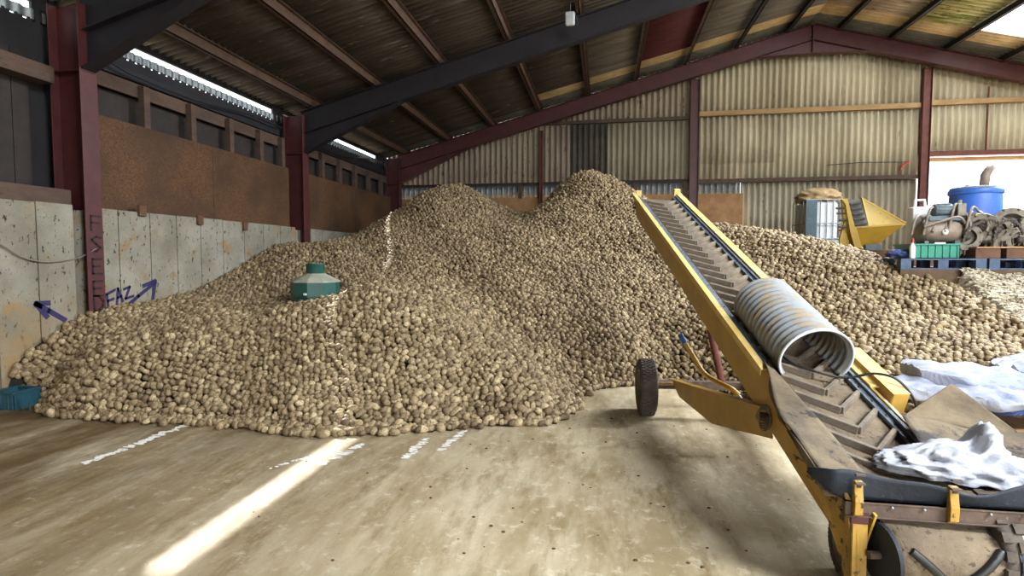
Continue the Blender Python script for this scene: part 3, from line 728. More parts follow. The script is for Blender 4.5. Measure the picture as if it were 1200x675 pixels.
# cross members, tray, return belt
m = MB(); ebox(m, -.2, LEN-.1, -.25, .25, -.055, -.045); m.build('belt_tray', 'skirt', el)
for s in np.linspace(.3, LEN-.4, 5):
    m = MB(); ebox(m, s-.03, s+.03, -HW, HW, -.13, -.08); m.build('cross_member', 'yellow', el, bevel=.003)
# belt: carrying run, head and tail wraps, return run (closed loop, slightly troughed)
RB = .11
def loop():
    P = []
    n = 60
    for k in range(n+1): P.append((TAIL+(LEN-TAIL)*k/n, 0))
    for k in range(1, 12): a = pi*k/12; P.append((LEN+RB*math.sin(a), -RB+RB*math.cos(a)))
    for k in range(n+1): P.append((LEN-(LEN-TAIL)*k/n, -2*RB))
    for k in range(1, 12): a = pi*k/12; P.append((TAIL-RB*math.sin(a), -RB-RB*math.cos(a)))
    return P
lp_ = loop(); m = MB(); bw = .235; n = len(lp_)
vs = [E(s, t, h+ (0 if abs(t) > .1 else -.004)) for s, h in lp_ for t in (-bw, -.08, .08, bw)]
m.add(vs, [(i*4+j, ((i+1) % n)*4+j, ((i+1) % n)*4+j+1, i*4+j+1) for i in range(n) for j in range(3)], True)
belt = m.build('belt', 'belt', el, solid=.008)
CL = .18
def chevron(m, s, n0=0.002, flip=1, hgt=.042):
    for sg in (-1, 1):
        a = E(s, sg*.0, n0); b = E(s+.175*flip, sg*.195, n0)
        # raised rib: tapered cross-section
        d = (b-a); L = d.length; y = d.normalized(); x = y.cross(nm).normalized()
        w0, w1 = .019, .011
        q = [a-x*w0, a+x*w0, a+x*w1+nm*hgt, a-x*w1+nm*hgt]; r = [b-x*w0, b+x*w0, b+x*w1+nm*hgt*.9, b-x*w1+nm*hgt*.9]
        m.add(q+r, [(0, 3, 2, 1), (4, 5, 6, 7), (0, 1, 5, 4), (1, 2, 6, 5), (2, 3, 7, 6), (3, 0, 4, 7)])
m = MB(); chevron(m, 0); c0 = m.build('cleat', 'cleat', belt, bevel=.003)
k = 1
while CL*k < LEN-.2:
    c = c0.copy(); C.objects.link(c); c.location = ax*(CL*k); k += 1
for k in (-1, -2): c = c0.copy(); C.objects.link(c); c.location = ax*(CL*k)
# cleat on the tail wrap, pointing down
m = MB()
for sg in (-1, 1):
    prev = None; pts = []
    for q in range(7):
        a = -.45+q*.24; tt = sg*.19*q/6
        pts.append(E(TAIL-math.cos(a)*(RB+.012), tt, -RB+math.sin(a)*(RB+.012)))
    m.tube(pts, .018, 6)
m.build('cleat', 'black', belt)
for s_, r in ((LEN, RB-.006), (TAIL, RB-.006)):
    m = MB(); m.tube([E(s_, -.25, -RB), E(s_, .25, -RB)], r, 24); m.build('drum', 'skirt', el)
    m = MB(); m.tube([E(s_, -.31, -RB), E(s_, .31, -RB)], .018, 12); m.build('drum_shaft', 'steel_brown', el)
for s in (-1, 1):
    m = MB(); m.tube([E(TAIL, s*.245, -RB), E(TAIL, s*.262, -RB)], RB+.03, 32); m.build('drum_flange', 'rubber_blue', el, bevel=.004)
# inner skirts either side of the belt
for s in (-1, 1):
    m = MB(); ebox(m, -.35, LEN+.02, s*.205, s*.245, .008, .03); ebox(m, -.35, LEN+.02, s*.24, s*.262, .008, .048); m.build('belt_skirt', 'skirt', el, bevel=.003)
    m = MB()
    for j in range(34):
        p = E(.3+j*.14, s*.225, .031); m.lathe([(.008, 0), (.008, .004), (0, .005)], 6, Matrix.Translation(p) @ RE.to_4x4() @ Matrix())
    m.build('skirt_bolts', 'black', el)
# wide yellow box at the foot of the far flange
m = MB(); ebox(m, .42, .90, HW+.055, HW+.15, -.05, .09); m.build('flange_box', 'yellow', el, bevel=.006)
m = MB(); ebox(m, .42, .95, HW+.05, HW+.15, .0905, .094); m.build('box_lid', 'yellow_lit_dusty', el)
m = MB(); ebox(m, .05, 1.25, .262, .31, .02, .035); m.build('dusty_ledge', 'sun_streak_dust', el, bevel=.003)
# hopper at the foot
HP = PT(1095, 600, 2.45)
fy = PT(1095, 565, 2.45).y
def Q(u, v, d): return PT(u, v, d)
def patch(corners, nu=14, nv=14, wob=.012, seed=0, bulge=None):
    a, b, c_, d = [Vector(x) for x in corners]
    def f(u, v):
        p = a*(1-u)*(1-v)+b*u*(1-v)+c_*u*v+d*(1-u)*v
        w = mnoise.noise(p*5+Vector((seed, 0, 0)))*wob
        p = p+Vector((0, 0, w))
        if bulge: p = p+bulge(u, v)
        return p
    m = MB(); m.grid(f, nu, nv); return m
# near-side flap draped from the side panel's edge down to the belt
def flap(u, v):
    s_ = .80-1.15*u; fl_ = max(0, (u-.55)/.45); to = -.275-.15*min(1, u*1.9)+.02*fl_; no = .078+.014*math.sin(u*13)+.03*fl_; ti = -.235+.045*min(1, u*1.5); ni = .056
    p = E(s_, to+(ti-to)*v, no+(ni-no)*v-.004*math.sin(pi*v)); return p+Vector((0, 0, mnoise.noise(p*7)*.006))
m = MB(); m.grid(flap, 30, 8); m.build('rubber_flap', 'rubber_dusty', el, solid=.006)
def flap_edge(u, v):
    s_ = .6-.88*u; uu = (.80-s_)/1.27; return E(s_, -.278-.15*min(1, uu*1.9)+.02*max(0, (uu-.55)/.45)-.008*v*math.sin(u*19), .072+.014*math.sin(uu*13)+.03*max(0, (uu-.55)/.45)-.05*v*(.6+.4*math.sin(u*9)))
m = MB(); m.grid(flap_edge, 24, 4); m.build('flap_edge', 'rubber_dusty', el, solid=.006)
# far-side flap with a raised corner
pk = [Q(1058, 488, 3.05), Q(1092, 545, 2.62), Q(1330, 610, 2.55), Q(1200, 512, 2.95)]
m = patch(pk, 18, 18, .02, 9, lambda u, v: Vector((0, 0, .05*math.sin(pi*u)*math.sin(pi*v)-.09*math.sin(pi*u)*(1-v)*v*2)))
m.build('rubber_flap', 'rubber_dusty', el, solid=.008)
m = MB(); a = Q(1058, 488, 3.05); b = Q(1115, 449, 3.22); c_ = Q(1200, 512, 2.95); d = Q(1120, 505, 2.95)
def f(u, v):
    lo = a.lerp(c_, u); hi = (a.lerp(b, u/.42) if u < .42 else b.lerp(c_, (u-.42)/.58)); p = lo.lerp(hi, v); return p+Vector((0, .03*math.sin(pi*v)*math.sin(pi*u), .0))
m.grid(f, 24, 8); m.build('raised_flap_corner', 'rubber_dusty', el, solid=.006)
# side plates of hopper under the flaps
pts = [PT(1020, 565, 2.46), PT(1330, 570, 2.46)]
# front rubber lip: wavy top
xl = PT(962, 565, 2.46).x; xr = 2.25
def fr(u, v):
    x = xl+(xr-xl)*u; zt = .60+.028*math.sin(u*9.0+.3)+.012*math.sin(u*21); zb = .50+.075*max(0, (.085-u)/.085)
    sag = .02*math.sin(u*14)
    return Vector((x, fy+.0+.02*math.sin(u*11)*v+.01*sag-.02*v+.10*max(0, .06-u)/.06, zb+(zt-zb)*v))
m = MB(); m.grid(fr, 60, 6); m.build('front_rubber_lip', 'rubber_blue', el, solid=.008)
# floor of the hopper
m = MB(); m.grid(lambda u, v: Vector((xl+.05+(xr-xl)*u, fy+.02+.55*v, .50+.06*v+.22*abs(u-.35)*v)), 10, 6); m.build('hopper_floor', 'rubber_dusty', el, solid=.006)
# steel angle under the lip
m = MB(); m.b2((xl+.12, fy-.03, .435), (xr, fy+.0, .50)); m.b2((xl+.12, fy-.034, .492), (xr, fy+.04, .50)); m.b2((xl+.12, fy-.038, .43), (xr, fy+.03, .438))
bar = m.build('front_bar', 'steel_brown', el, bevel=.002)
m = MB()
for k in range(9): m.lathe([(.007, 0), (.007, .004), (0, .006)], 8, Matrix.Translation((xl+.18+k*.13, fy-.037, .485)) @ Matrix.Rotation(pi/2, 4, 'X'))
m.build('rivets', 'galv', bar)
# yellow clamp brackets with a square eye
for u in (1010, 1113):
    p = PT(u, 562, 2.43); m = MB(); x = p.x; y = fy-.06
    prof = [(0, -.10), (.012, -.115), (.028, -.10), (.03, -.04), (.022, .0), (.018, .05), (0, .05)]
    pts = [Vector((x-.018, y+.035-q[0]*1.2, .55+q[1])) for q in prof]; m.prism(pts, (.036, 0, 0)); o = m.build('clamp_bracket', 'yellow_chipped', el, bevel=.003)
    m = MB(); yy = y+.0; z = .615; h = .02
    for a_, b_2 in (((-h, -h), (h, -h)), ((h, -h), (h, h)), ((h, h), (-h, h)), ((-h, h), (-h, -h))):
        m.bar((x+a_[0], yy, z+a_[1]), (x+b_2[0], yy, z+b_2[1]), .016, .008)
    m.bar((x, yy, z-h), (x, yy+.02, z-.05), .016, .008)
    m.build('square_eye', 'steel_brown', o)
# chipped yellow leg and side plate going down to the ground
a = [(945, 545), (1003, 605), (1001, 690), (975, 640)]
pl = []
SX = T1.x-HW-.01
pts = [PT(928, 532, 2.93), PT(957, 552, 2.75), PT(990, 578, 2.50), PT(1004, 600, 2.47), PT(1006, 700, 2.46), PT(996, 690, 2.50), PT(964, 592, 2.70)]
m = MB(); m.prism(pts, Vector((.012, .004, 0))); m.build('side_plate', 'yellow_chipped', el, bevel=.002)
p1 = PT(1011, 610, 2.44)
m = MB(); m.b2((p1.x-.035, fy-.035, .08), (p1.x+.035, fy-.023, .45)); m.b2((p1.x-.035, fy-.035, .08), (p1.x-.025, fy+.05, .45)); leg = m.build('leg', 'yellow_chipped', el, bevel=.003)
m = MB(); m.b2((p1.x-.036, fy-.037, .40), (p1.x+.036, fy-.022, .45)); m.build('leg_bracket', 'red_steel', leg)
m = MB(); m.b2((xr-.06, fy-.035, .08), (xr, fy+.05, .45)); m.build('leg', 'yellow_chipped', el, bevel=.003)
# wheels
def wheel(center, r, w, name='wheel', axis=None, lugs=False, parent=el, ang=0):
    c = Vector(center); A = axis or sd.copy(); A = Vector((A.x, A.y, 0)).normalized()
    M4 = Matrix.Translation(c) @ A.to_track_quat('Z', 'Y').to_matrix().to_4x4()
    m = MB(); prof = [(r*.62, -w*.42), (r*.80, -w*.5), (r*.93, -w*.47), (r*.985, -w*.36), (r, -w*.2), (r, w*.2), (r*.985, w*.36), (r*.93, w*.47), (r*.80, w*.5), (r*.62, w*.42)]
    m.lathe(prof, 48, M4)
    # tread blocks
    nb = 44 if not lugs else 22; bl = (2*pi*r/nb)*(.62 if not lugs else .55)
    for row in ((-.30, 0), (-.1, .5), (.1, 0), (.30, .5)) if not lugs else ((-.28, 0), (.28, .5)):
        for k in range(nb):
            a = 2*pi*(k+row[1])/nb
            m.box(M4 @ Vector((r*math.cos(a), r*math.sin(a), row[0]*w)), (.018 if not lugs else .022, bl, w*(.17 if not lugs else .42)), (M4.to_3x3() @ Matrix.Rotation(a, 3, 'Z')))
    ty = m.build('wheel', 'tyre', parent)
    m = MB(); m.lathe([(r*.63, -w*.44), (r*.60, -w*.40), (r*.56, -w*.2), (r*.3, -w*.12), (r*.28, -w*.2), (0, -w*.2)], 32, M4)
    m.lathe([(r*.63, w*.44), (r*.60, w*.40), (r*.56, w*.2), (r*.3, w*.12), (r*.28, w*.2), (0, w*.2)], 32, M4); m.build('rim', 'rim', ty)
    return ty
wc = PT(757, 452, 5.70); WR = wc.z if False else .28
wc = onZ(757, 485.5, 0); wc = Vector((wc.x, wc.y+.02, WR))
ax_w = Vector((_R.x, _R.y, 0)); ax_w = Vector((math.cos(math.radians(4)), math.sin(math.radians(4)), 0))
wheel(wc, WR, .17, axis=ax_w)
wc2 = wc+ax_w*1.42; wheel(wc2, WR, .17, axis=ax_w)
m = MB(); m.bar(wc+ax_w*.06+Vector((0, 0, .03)), wc2-ax_w*.06+Vector((0, 0, .03)), .08, .08); m.build('axle', 'steel_brown', el, bevel=.004)
m = MB(); m.bar(wc+ax_w*.08+Vector((0, 0, .05)), wc+ax_w*.34+Vector((0, 0, .05)), .16, .03); m.build('axle_stub', 'timber_pale', el, bevel=.004)
# arms of the undercarriage: cranked plates from axle to the foot of the elevator
def arm(p0, p1_, mirror):
    d = (p1_-p0); d2 = Vector((d.x, d.y, 0)); up = Vector((0, 0, 1)); m = MB()
    def A_(f_, h): return p0+d2*f_+up*h
    h1 = p1_.z-p0.z
    pts = [A_(0, .05), A_(.0, .0), A_(.10, -.09), A_(.52, -.10), A_(1.02, h1-.10), A_(1.0, h1+.10), A_(.5, .5*h1+.075)]
    thk = d2.cross(up).normalized()*.012; m.prism(pts, thk)
    fl_ = d2.cross(up).normalized()*(.07)
    m.prism([A_(0, .05), A_(.5, .5*h1+.075), A_(.5, .5*h1+.065), A_(0, .04)], fl_); m.prism([A_(.5, .5*h1+.075), A_(1.0, h1+.10), A_(1.0, h1+.09), A_(.5, .5*h1+.065)], fl_)
    return m.build('undercarriage_arm', 'yellow', el, bevel=.002)
pA0 = PT(790, 449, 5.55); pA1 = PT(903, 494, 3.55)
arm(pA0, pA1, 1)
arm(pA0+Vector((.78, .1, 0)), pA1+Vector((.56, .06, 0)), -1)
# pivot lug with wire
m = MB()
for k in range(4):
    c_ = PT(898, 488, 3.5)+Vector((-.02, -.02, 0)); pts = [c_+Vector((.0, -.012*k+.02, 0))+Vector((.035*math.cos(a), .01*math.sin(3*a), (.05+.012*k)*math.sin(a))) for a in np.linspace(0, 2*pi, 14)]
    m.tube(pts, .006, 6)
m.build('tie_wire', 'hose', el)
m = MB(); m.tube([PT(905, 490, 3.47), PT(890, 488, 3.58)], .03, 14); m.build('pivot_pin', 'steel_brown', el)
# lifting ram from axle to elevator
m = MB(); r0 = wc+ax_w*.75+Vector((0, 0, .06)); s_r = (r0.y-T1.y)/ax.y; r1 = E(s_r-.15, -.05, -.27)
m.tube([r0, r0.lerp(r1, .55)], .035, 14); m.tube([r0.lerp(r1, .5), r1], .02, 12); m.build('lifting_ram', 'rust_red', el)
# crank handle
hp = smooth([PT(799, 396, 5.2), PT(812, 417, 5.1), PT(824, 436, 5.0), PT(838, 446, 4.9), PT(856, 455, 4.75), PT(866, 463, 4.7)], 6)
h_ = MB().tube(hp, .022, 12).build('crank_handle', 'yellow', el)
MB().tube([PT(797, 392, 5.22), PT(803, 402.5, 5.17)], .026, 12).build('grip', 'blue_grip', h_)
m = MB(); m.tube(smooth([PT(864, 461, 4.7), PT(870, 469, 4.68), PT(868, 477, 4.66), PT(860, 478, 4.65)], 5), .01, 8); m.build('hook', 'galv', h_)
m = MB(); m.tube([PT(858, 456, 4.74), PT(860, 480, 4.72)], .012, 8); m.build('handle_link', 'steel_brown', h_)
# small wheels at the hopper end
p = PT(1196, 645, 2.30); wheel((p.x, fy+.15, .26), .26, .10, axis=Vector((1, 0, 0)), lugs=True)
p = PT(1027, 660, 2.45); wheel((p.x+.0, fy+.24, .15), .15, .08, axis=Vector((1, .05, 0)))
m = MB(); m.tube([(p.x, fy+.24, .15), (PT(1196, 645, 2.30).x, fy+.2, .18)], .025, 10); m.build('hopper_axle', 'steel_brown', el)
# tail belt guard sheet behind the drum
# head-end tip plate
m = MB(); ebox(m, LEN+.08, LEN+.1, -HW, -.2, -.1, .1); m.build('head_plate', 'yellow_lit_dusty', el, bevel=.003)
m = MB(); ebox(m, LEN+.06, LEN+.12, HW-.03, HW+.05, .0, .12); m.build('head_plate', 'yellow_lit_dusty', el, bevel=.003)

# corrugated half pipe riding on the belt
PR_, s0, s1 = .20, .74, 1.56
cpipe = E((s0+s1)/2, 0, 0)
m = MB(); ncor = 14
def fp(u, v):
    a = math.radians(-38)+v*math.radians(256); r = PR_+.0085*math.cos(2*pi*u*ncor)
    return E(s0+(s1-s0)*u, .015-math.cos(a)*r*1.08, .125+math.sin(a)*r+.01)
m.grid(fp, ncor*8, 40)
pipe = m.build('corrugated_pipe', 'pipe', solid=.006, loc=cpipe)
tag(pipe, 'grey ribbed plastic pipe section arched over the elevator belt', 'pipe')
MB().grid(lambda u, v: E(s0-.012+.02*u, .015-math.cos(math.radians(-38)+v*math.radians(256))*(PR_+.012)*1.08, .135+math.sin(math.radians(-38)+v*math.radians(256))*(PR_+.012)), 1, 40).build('pipe_rim', 'ibc_white', pipe, solid=.012)
cable('flex_cable', smooth([E(1.1, -.12, .04), E(.85, -.09, .05), E(.72, 0, .06), E(.64, .16, .06), E(.58, .3, .13), E(.5, .40, .125), E(.42, .48, .0), E(.42, .5, -.2)]), .008, 'black', 'thin black cable running out of the ribbed pipe across the belt')

# white cloth crumpled in the hopper
cc = PT(1120, 548, 2.66)
def crump(center, sx, sy, sz, seed, label, name, mat, cat, prof=None, nu=46, nv=34, tilt=0):
    m = MB()
    def f(u, v):
        a = 2*pi*u; b = pi*v
        x = math.sin(b)*math.cos(a); y = math.sin(b)*math.sin(a); z = math.cos(b)
        p = Vector((x, y, z)); q = p*1.6+Vector((seed, seed*.7, 0))
        rdg = 1-abs(mnoise.noise(q*1.4))*1.6; r2 = 1-abs(mnoise.noise(q*3.6+Vector((3, 1, 5))))*1.2
        r = .72+.26*rdg+.13*r2
        zz = max(z, -.35); hh = prof(x) if prof else 1
        return Vector((center[0]+x*r*sx, center[1]+y*r*sy, center[2]+zz*r*sz*hh+tilt*x))
    m.grid(f, nu, nv); return tag(m.build(name, mat, loc=Vector(center)), label, cat)
crump(Vector((cc.x-.0, cc.y+.03, .585)), .335, .16, .13, 2.2, 'crumpled white cloth lying in the rubber-lined hopper', 'cloth', 'cloth', 'cloth', prof=lambda x: .62+.30*math.exp(-((x-.05)/.35)**2)+1.0*math.exp(-((x-.42)/.14)**2)+.2*math.exp(-((x-.8)/.2)**2), nu=90, nv=60)

# folded white sacks beside the elevator
def sack(u, v, d, L, W_, Hh, rz, tl, seed, label, mat='sack'):
    c_ = PT(u, v, d); R_ = Matrix.Rotation(rz, 3, 'Z') @ Matrix.Rotation(tl, 3, 'Y')
    m = MB()
    def f(a_, b_):
        th = 2*pi*b_; sx = (a_-.5)*2; taper = (1-abs(sx)**6)*.5+.5
        y = math.copysign(abs(math.cos(th))**.6, math.cos(th)); z = math.copysign(abs(math.sin(th))**.6, math.sin(th))
        p = Vector((sx*L/2, y*W_/2*taper, z*Hh/2*taper))
        w = mnoise.noise(Vector((sx*1.3+seed, y*2.5, z)))*.05+(1-abs(mnoise.noise(Vector((sx*2+seed, y*7+sx*2.5, seed)))))*.06-.03
        p += Vector((0, mnoise.noise(Vector((sx*3, seed, z)))*.04, w*(1 if z > 0 else .3)))
        return c_+R_ @ p
    m.grid(f, 40, 40); vs = m.v
    # close the ends
    for end in (0, 40):
        ring = [m.v[end*41+j] for j in range(40)]; m.add(ring, [tuple(range(40))], False)
    return tag(m.build('sack', mat, loc=c_), label, 'sack')
sack(1150, 447, 4.35, 1.05, .55, .16, .05, .10, 1.0, 'folded white woven sack with blue edges, uppermost of the stack beside the elevator')
sack(1120, 462, 4.15, .85, .45, .12, -.35, .02, 4.0, 'flattened white woven sack tucked under the top one beside the yellow flange box')
sack(1215, 432, 4.65, .8, .4, .12, .5, -.05, 8.0, 'white woven sack rolled against the potatoes at the back of the sack stack')
sack(1195, 474, 4.2, .75, .5, .1, .05, .0, 12.0, 'blue woven sack lying under the white sacks', 'sack_blue')
# timber box below the sacks
bp = PT(1165, 480, 4.25); bz = bp.z-.10
t = thing('pallet_box', (bp.x+.25, bp.y, 0), 'dark wooden box under the white sacks beside the hopper', 'box')
for k in range(4):
    z0 = k*(bz/4)
    m = MB(); X0, X1, Y0, Y1 = bp.x-.35, bp.x+.9, bp.y-.38, bp.y+.4
    m.b2((X0, Y0, z0+.008), (X1, Y0+.022, z0+bz/4-.008)); m.b2((X0, Y0, z0+.008), (X0+.022, Y1, z0+bz/4-.008)); m.b2((X1-.022, Y0, z0+.008), (X1, Y1, z0+bz/4-.008)); m.b2((X0, Y1-.022, z0+.008), (X1, Y1, z0+bz/4-.008))
    m.build('side_board', 'wood_dark', t, bevel=.003)
for x in (bp.x-.3, bp.x+.25, bp.x+.8): MB().b2((x-.04, bp.y-.40, 0), (x+.04, bp.y-.38, bz)).build('post', 'wood', t, bevel=.003)
MB().b2((bp.x-.35, bp.y-.38, bz-.03), (bp.x+.9, bp.y+.4, bz-.005)).build('lid', 'wood', t, bevel=.003)

# ------------------------------------------------------------------ raised bank, rubble and machinery
pf = MB().b2((PLX+.02, PLY, 0), (13.5, YB-.3, PLZ-.03)).build('raised_bank', 'earth'); struct(pf)
# rubble slope in front of it
def RH(x, y): return (1.42-(PLY-y)*.50)*min(1, max(0, (x-4.15)/.3))+.06*mnoise.noise(Vector((x*3, y*3, 0)))
m = MB(); m.grid(lambda u, v: Vector((4.2+u*4.8, 5.2+v*2.64, max(.0, RH(4.2+u*4.8, 5.2+v*2.64)))), 50, 40)
for k in range(9000):
    x = random.uniform(4.25, 7.6); y = random.uniform(5.3, 7.84); z = RH(x, y)
    if z < .02: continue
    r = random.uniform(.010, .036); R_ = Matrix.Rotation(random.uniform(0, 6), 3, 'Z') @ Matrix.Rotation(random.uniform(-1, 1), 3, 'X')
    m.box((x, y, z+.01), (r*2.6, r*.8, r*.3), R_)
rb = m.build('rubble_slope', 'rubble'); tag(rb, 'pale straw and soil rubble sloping down below the blue pallets', 'rubble', kind='stuff')

def pallet(x, y, z, w, d, mat, label, group=None, h=.14):
    t = thing('pallet', (x, y, z), label, 'pallet', group)
    for k in range(3): MB().b2((x-w/2, y-d/2+k*(d-.1)/2, z), (x+w/2, y-d/2+k*(d-.1)/2+.1, z+.018)).build('bottom_board', mat, t, bevel=.002)
    for i in range(3):
        for j in range(3): MB().b2((x-w/2+i*(w-.12)/2, y-d/2+j*(d-.1)/2, z+.018), (x-w/2+i*(w-.12)/2+.12, y-d/2+j*(d-.1)/2+.1, z+h-.02)).build('block', mat, t, bevel=.002)
    n = 6
    for k in range(n): yy = y-d/2+k*(d-.09)/(n-1); MB().b2((x-w/2, yy, z+h-.02), (x+w/2, yy+.09, z+h)).build('deck_board', mat, t, bevel=.002)
    return t
zb = PLZ-.03
px = [PT(1085, 312, 7.5).x, PT(1180, 312, 7.5).x]
pY = PLY+.45
PW = .98
X1 = PT(1046, 305, 7.4).x+PW/2
pallet(X1, pY, zb, PW, .9, 'blue_pallet', 'worn blue pallet under the green crate')
pallet(X1+PW+.03, pY, zb, PW, .9, 'blue_pallet', 'worn blue pallet under the machine castings')
pallet(X1+2*PW+.06, pY, zb, PW, .9, 'blue_pallet', 'worn blue pallet last in the row, far end of the castings')
PT_Z = zb+.14
# green crate
SC = lambda u, v, d: PT(u, v, d)
def crate(x0, x1, y0, y1, z0, h, mat, label):
    t = thing('crate', ((x0+x1)/2, (y0+y1)/2, z0), label, 'crate'); m = MB()
    m.b2((x0, y0, z0), (x1, y1, z0+.012))
    for yy in (y0, y1-.012): m.b2((x0, yy, z0), (x1, yy+.012, z0+h))
    for xx in (x0, x1-.012): m.b2((xx, y0, z0), (xx+.012, y1, z0+h))
    for k in range(7): xx = x0+.03+k*(x1-x0-.06)/6; m.b2((xx-.006, y0-.012, z0+.01), (xx+.006, y0, z0+h-.02))
    m.build('crate_body', mat, t, bevel=.002); m = MB()
    m.b2((x0-.015, y0-.02, z0+h-.02), (x1+.015, y0+.012, z0+h)); m.b2((x0-.015, y1-.012, z0+h-.02), (x1+.015, y1+.02, z0+h)); m.b2((x0-.015, y0, z0+h-.02), (x0+.012, y1, z0+h)); m.b2((x1-.012, y0, z0+h-.02), (x1+.015, y1, z0+h))
    m.build('rim', mat, t, bevel=.002); return t
ya = pY-.38
dA = 7.55
gx0 = onY(1068, 297, ya).x; gx1 = onY(1125, 297, ya).x; gz = PT_Z+.0
GH = .19
crate(gx0, gx1, ya, ya+.42, gz, GH, 'teal_plastic', 'bright green plastic crate on the blue pallet, under the compressor')
def at(u, v, y): return onY(u, v, y)
# compressor: tank, motor, frame, hoses
yc = ya+.2; A0 = at(1072, 275, yc); A1 = at(1124, 271, yc)
t = thing('compressor', ((A0.x+A1.x)/2, yc, gz+GH), 'grey brown air compressor with looped hoses sitting on the green crate', 'compressor')
r = .15; zc = gz+GH+r+.02; xm0 = A0.x+.02; xm1 = A1.x
Mx = Matrix.Translation((xm0, yc, zc)) @ Matrix.Rotation(pi/2, 4, 'Y'); LT = xm1-xm0
MB().lathe([(0, -.0), (r*.5, .012), (r*.85, .04), (r, .09), (r, LT-.09), (r*.85, LT-.04), (r*.5, LT-.012), (0, LT)], 28, Mx).build('air_tank', 'tank_brown', t)
MB().lathe([(.0, 0), (.035, 0), (.035, .02), (0, .025)], 14, Matrix.Translation(((xm0+xm1)/2, yc-r, zc-.02)) @ Matrix.Rotation(pi/2, 4, 'X')).build('tank_badge', 'white_plastic', t)
m = MB(); m.b2((xm0+.05, yc-.1, zc-r-.02), (xm0+.1, yc+.1, zc-r+.02)); m.b2((xm1-.1, yc-.1, zc-r-.02), (xm1-.05, yc+.1, zc-r+.02)); m.build('foot', 'motor', t)
m = MB(); m.b2((xm0+.1, yc-.09, zc+r-.02), (xm1-.03, yc+.09, zc+r+.04)); m.build('motor_plate', 'motor', t, bevel=.006)
Mm = Matrix.Translation((xm0+.18, yc, zc+r+.12)) @ Matrix.Rotation(pi/2, 4, 'Y')
m = MB(); m.lathe([(0, 0), (.07, 0), (.085, .02), (.085, .20), (.06, .23), (0, .23)], 20, Mm)
for k in range(12): a = 2*pi*k/12; m.box(Mm @ Vector((.088*math.cos(a), .088*math.sin(a), .11)), (.012, .006, .16), (Mm.to_3x3() @ Matrix.Rotation(a, 3, 'Z')) )
m.build('motor', 'motor', t)
m = MB(); m.b2((xm0+.44, yc-.07, zc+r+.04), (xm0+.54, yc+.07, zc+r+.2)); m.tube([(xm0+.49, yc, zc+r+.18), (xm0+.49, yc, zc+r+.25)], .03, 10); m.build('pump_head', 'casting', t, bevel=.008)
for q, (x0_, h_) in enumerate(((-.12, .20), (.02, .30), (.3, .34), (.5, .30))):
    pts = smooth([(xm0+x0_, yc-.12, zc-.05), (xm0+x0_+.02, yc-.14, zc+.12), (xm0+x0_+.12, yc-.05, zc+h_), (xm0+x0_+.24, yc+.02, zc+h_-.06), (xm0+x0_+.27, yc-.10, zc+.1), (xm0+x0_+.22, yc-.17, zc-.02)])
    MB().tube(pts, .016, 8).build('hose', 'hose', t)
MB().tube(smooth([(xm0-.0, yc-.17, zc+.05), (xm0+.2, yc-.19, zc+.12), (xm0+.4, yc-.17, zc+.17), (xm1+.02, yc-.1, zc+.05), (xm1+.03, yc-.1, zc-.12)]), .014, 8).build('hose', 'hose', t)
# bottle beside compressor
p = at(1069, 283, ya-.02); t = thing('spray_bottle', (p.x, ya-.06, PT_Z), 'small white bottle with red cap in front of the green crate', 'bottle')
Mb = Matrix.Translation((gx0-.02, ya-.06, PT_Z)); m = MB(); m.lathe([(0, 0), (.03, 0), (.033, .02), (.033, .15), (.012, .2), (.012, .22)], 16, Mb); m.build('bottle_body', 'white_plastic', t)
MB().lathe([(.016, .20), (.016, .25), (0, .255)], 12, Mb).build('cap', 'red_plastic', t)
# white plastic cans behind the compressor
def can(u, v0, v1, y, w, label):
    a_ = at(u, v0, y); b_ = at(u, v1, y); z0 = PT_Z; z1 = b_.z
    t = thing('plastic_can', (a_.x, y, z0), label, 'canister'); h = z1-z0
    MB().b2((a_.x-w/2, y-.09, z0), (a_.x+w/2, y+.09, z0+h*.86)).build('can_body', 'white_plastic', t, bevel=.03)
    m = MB(); m.tube([(a_.x-w*.3, y, z0+h*.84), (a_.x-w*.28, y, z0+h*.98), (a_.x+w*.1, y, z0+h*.98), (a_.x+w*.15, y, z0+h*.84)], .018, 8); m.build('handle', 'white_plastic', t)
    MB().lathe([(.03, 0), (.03, .04), (0, .045)], 12, Matrix.Translation((a_.x+w*.3, y, z0+h*.84))).build('cap', 'white_plastic', t)
can(1078, 297, 233, pY+.18, .30, 'tall white plastic can behind the compressor')
# blue drum with exhaust stack
dy = pY+.62; d0 = at(1115, 222, dy); d1 = at(1172, 222, dy); rr = (d1.x-d0.x)/2; dx = (d0.x+d1.x)/2; ztop = at(1145, 222, dy).z
t = thing('drum', (dx, dy, zb), 'large blue plastic drum with dusty lid behind the castings', 'drum')
hh = ztop-zb
Md = Matrix.Translation((dx, dy, zb))
MB().lathe([(0, 0), (rr*.86, 0), (rr*.92, .03), (rr*.96, hh*.3), (rr, hh*.5), (rr*1.0, hh*.7), (rr*.97, hh*.9), (rr*.93, hh-.03), (rr*.93, hh)], 48, Md).build('drum_body', 'blue_drum', t)
MB().lathe([(rr*1.0, hh-.075), (rr*1.03, hh-.06), (rr*1.03, hh-.02), (rr*.98, hh)], 48, Md).build('drum_hoop', 'blue_drum', t)
m = MB(); m.lathe([(rr*.97, hh-.005), (rr*.97, hh+.02), (rr*.9, hh+.028), (rr*.86, hh+.015), (0, hh+.02)], 48, Md); m.lathe([(.03, hh+.01), (.03, hh+.05), (0, hh+.055)], 10, Md @ Matrix.Translation((-rr*.55, -.1, 0)), ); m.build('drum_lid', 'drum_dust', t)
s0_ = at(1153, 217, dy); s1_ = at(1157, 204, dy); s2_ = at(1161, 196, dy)
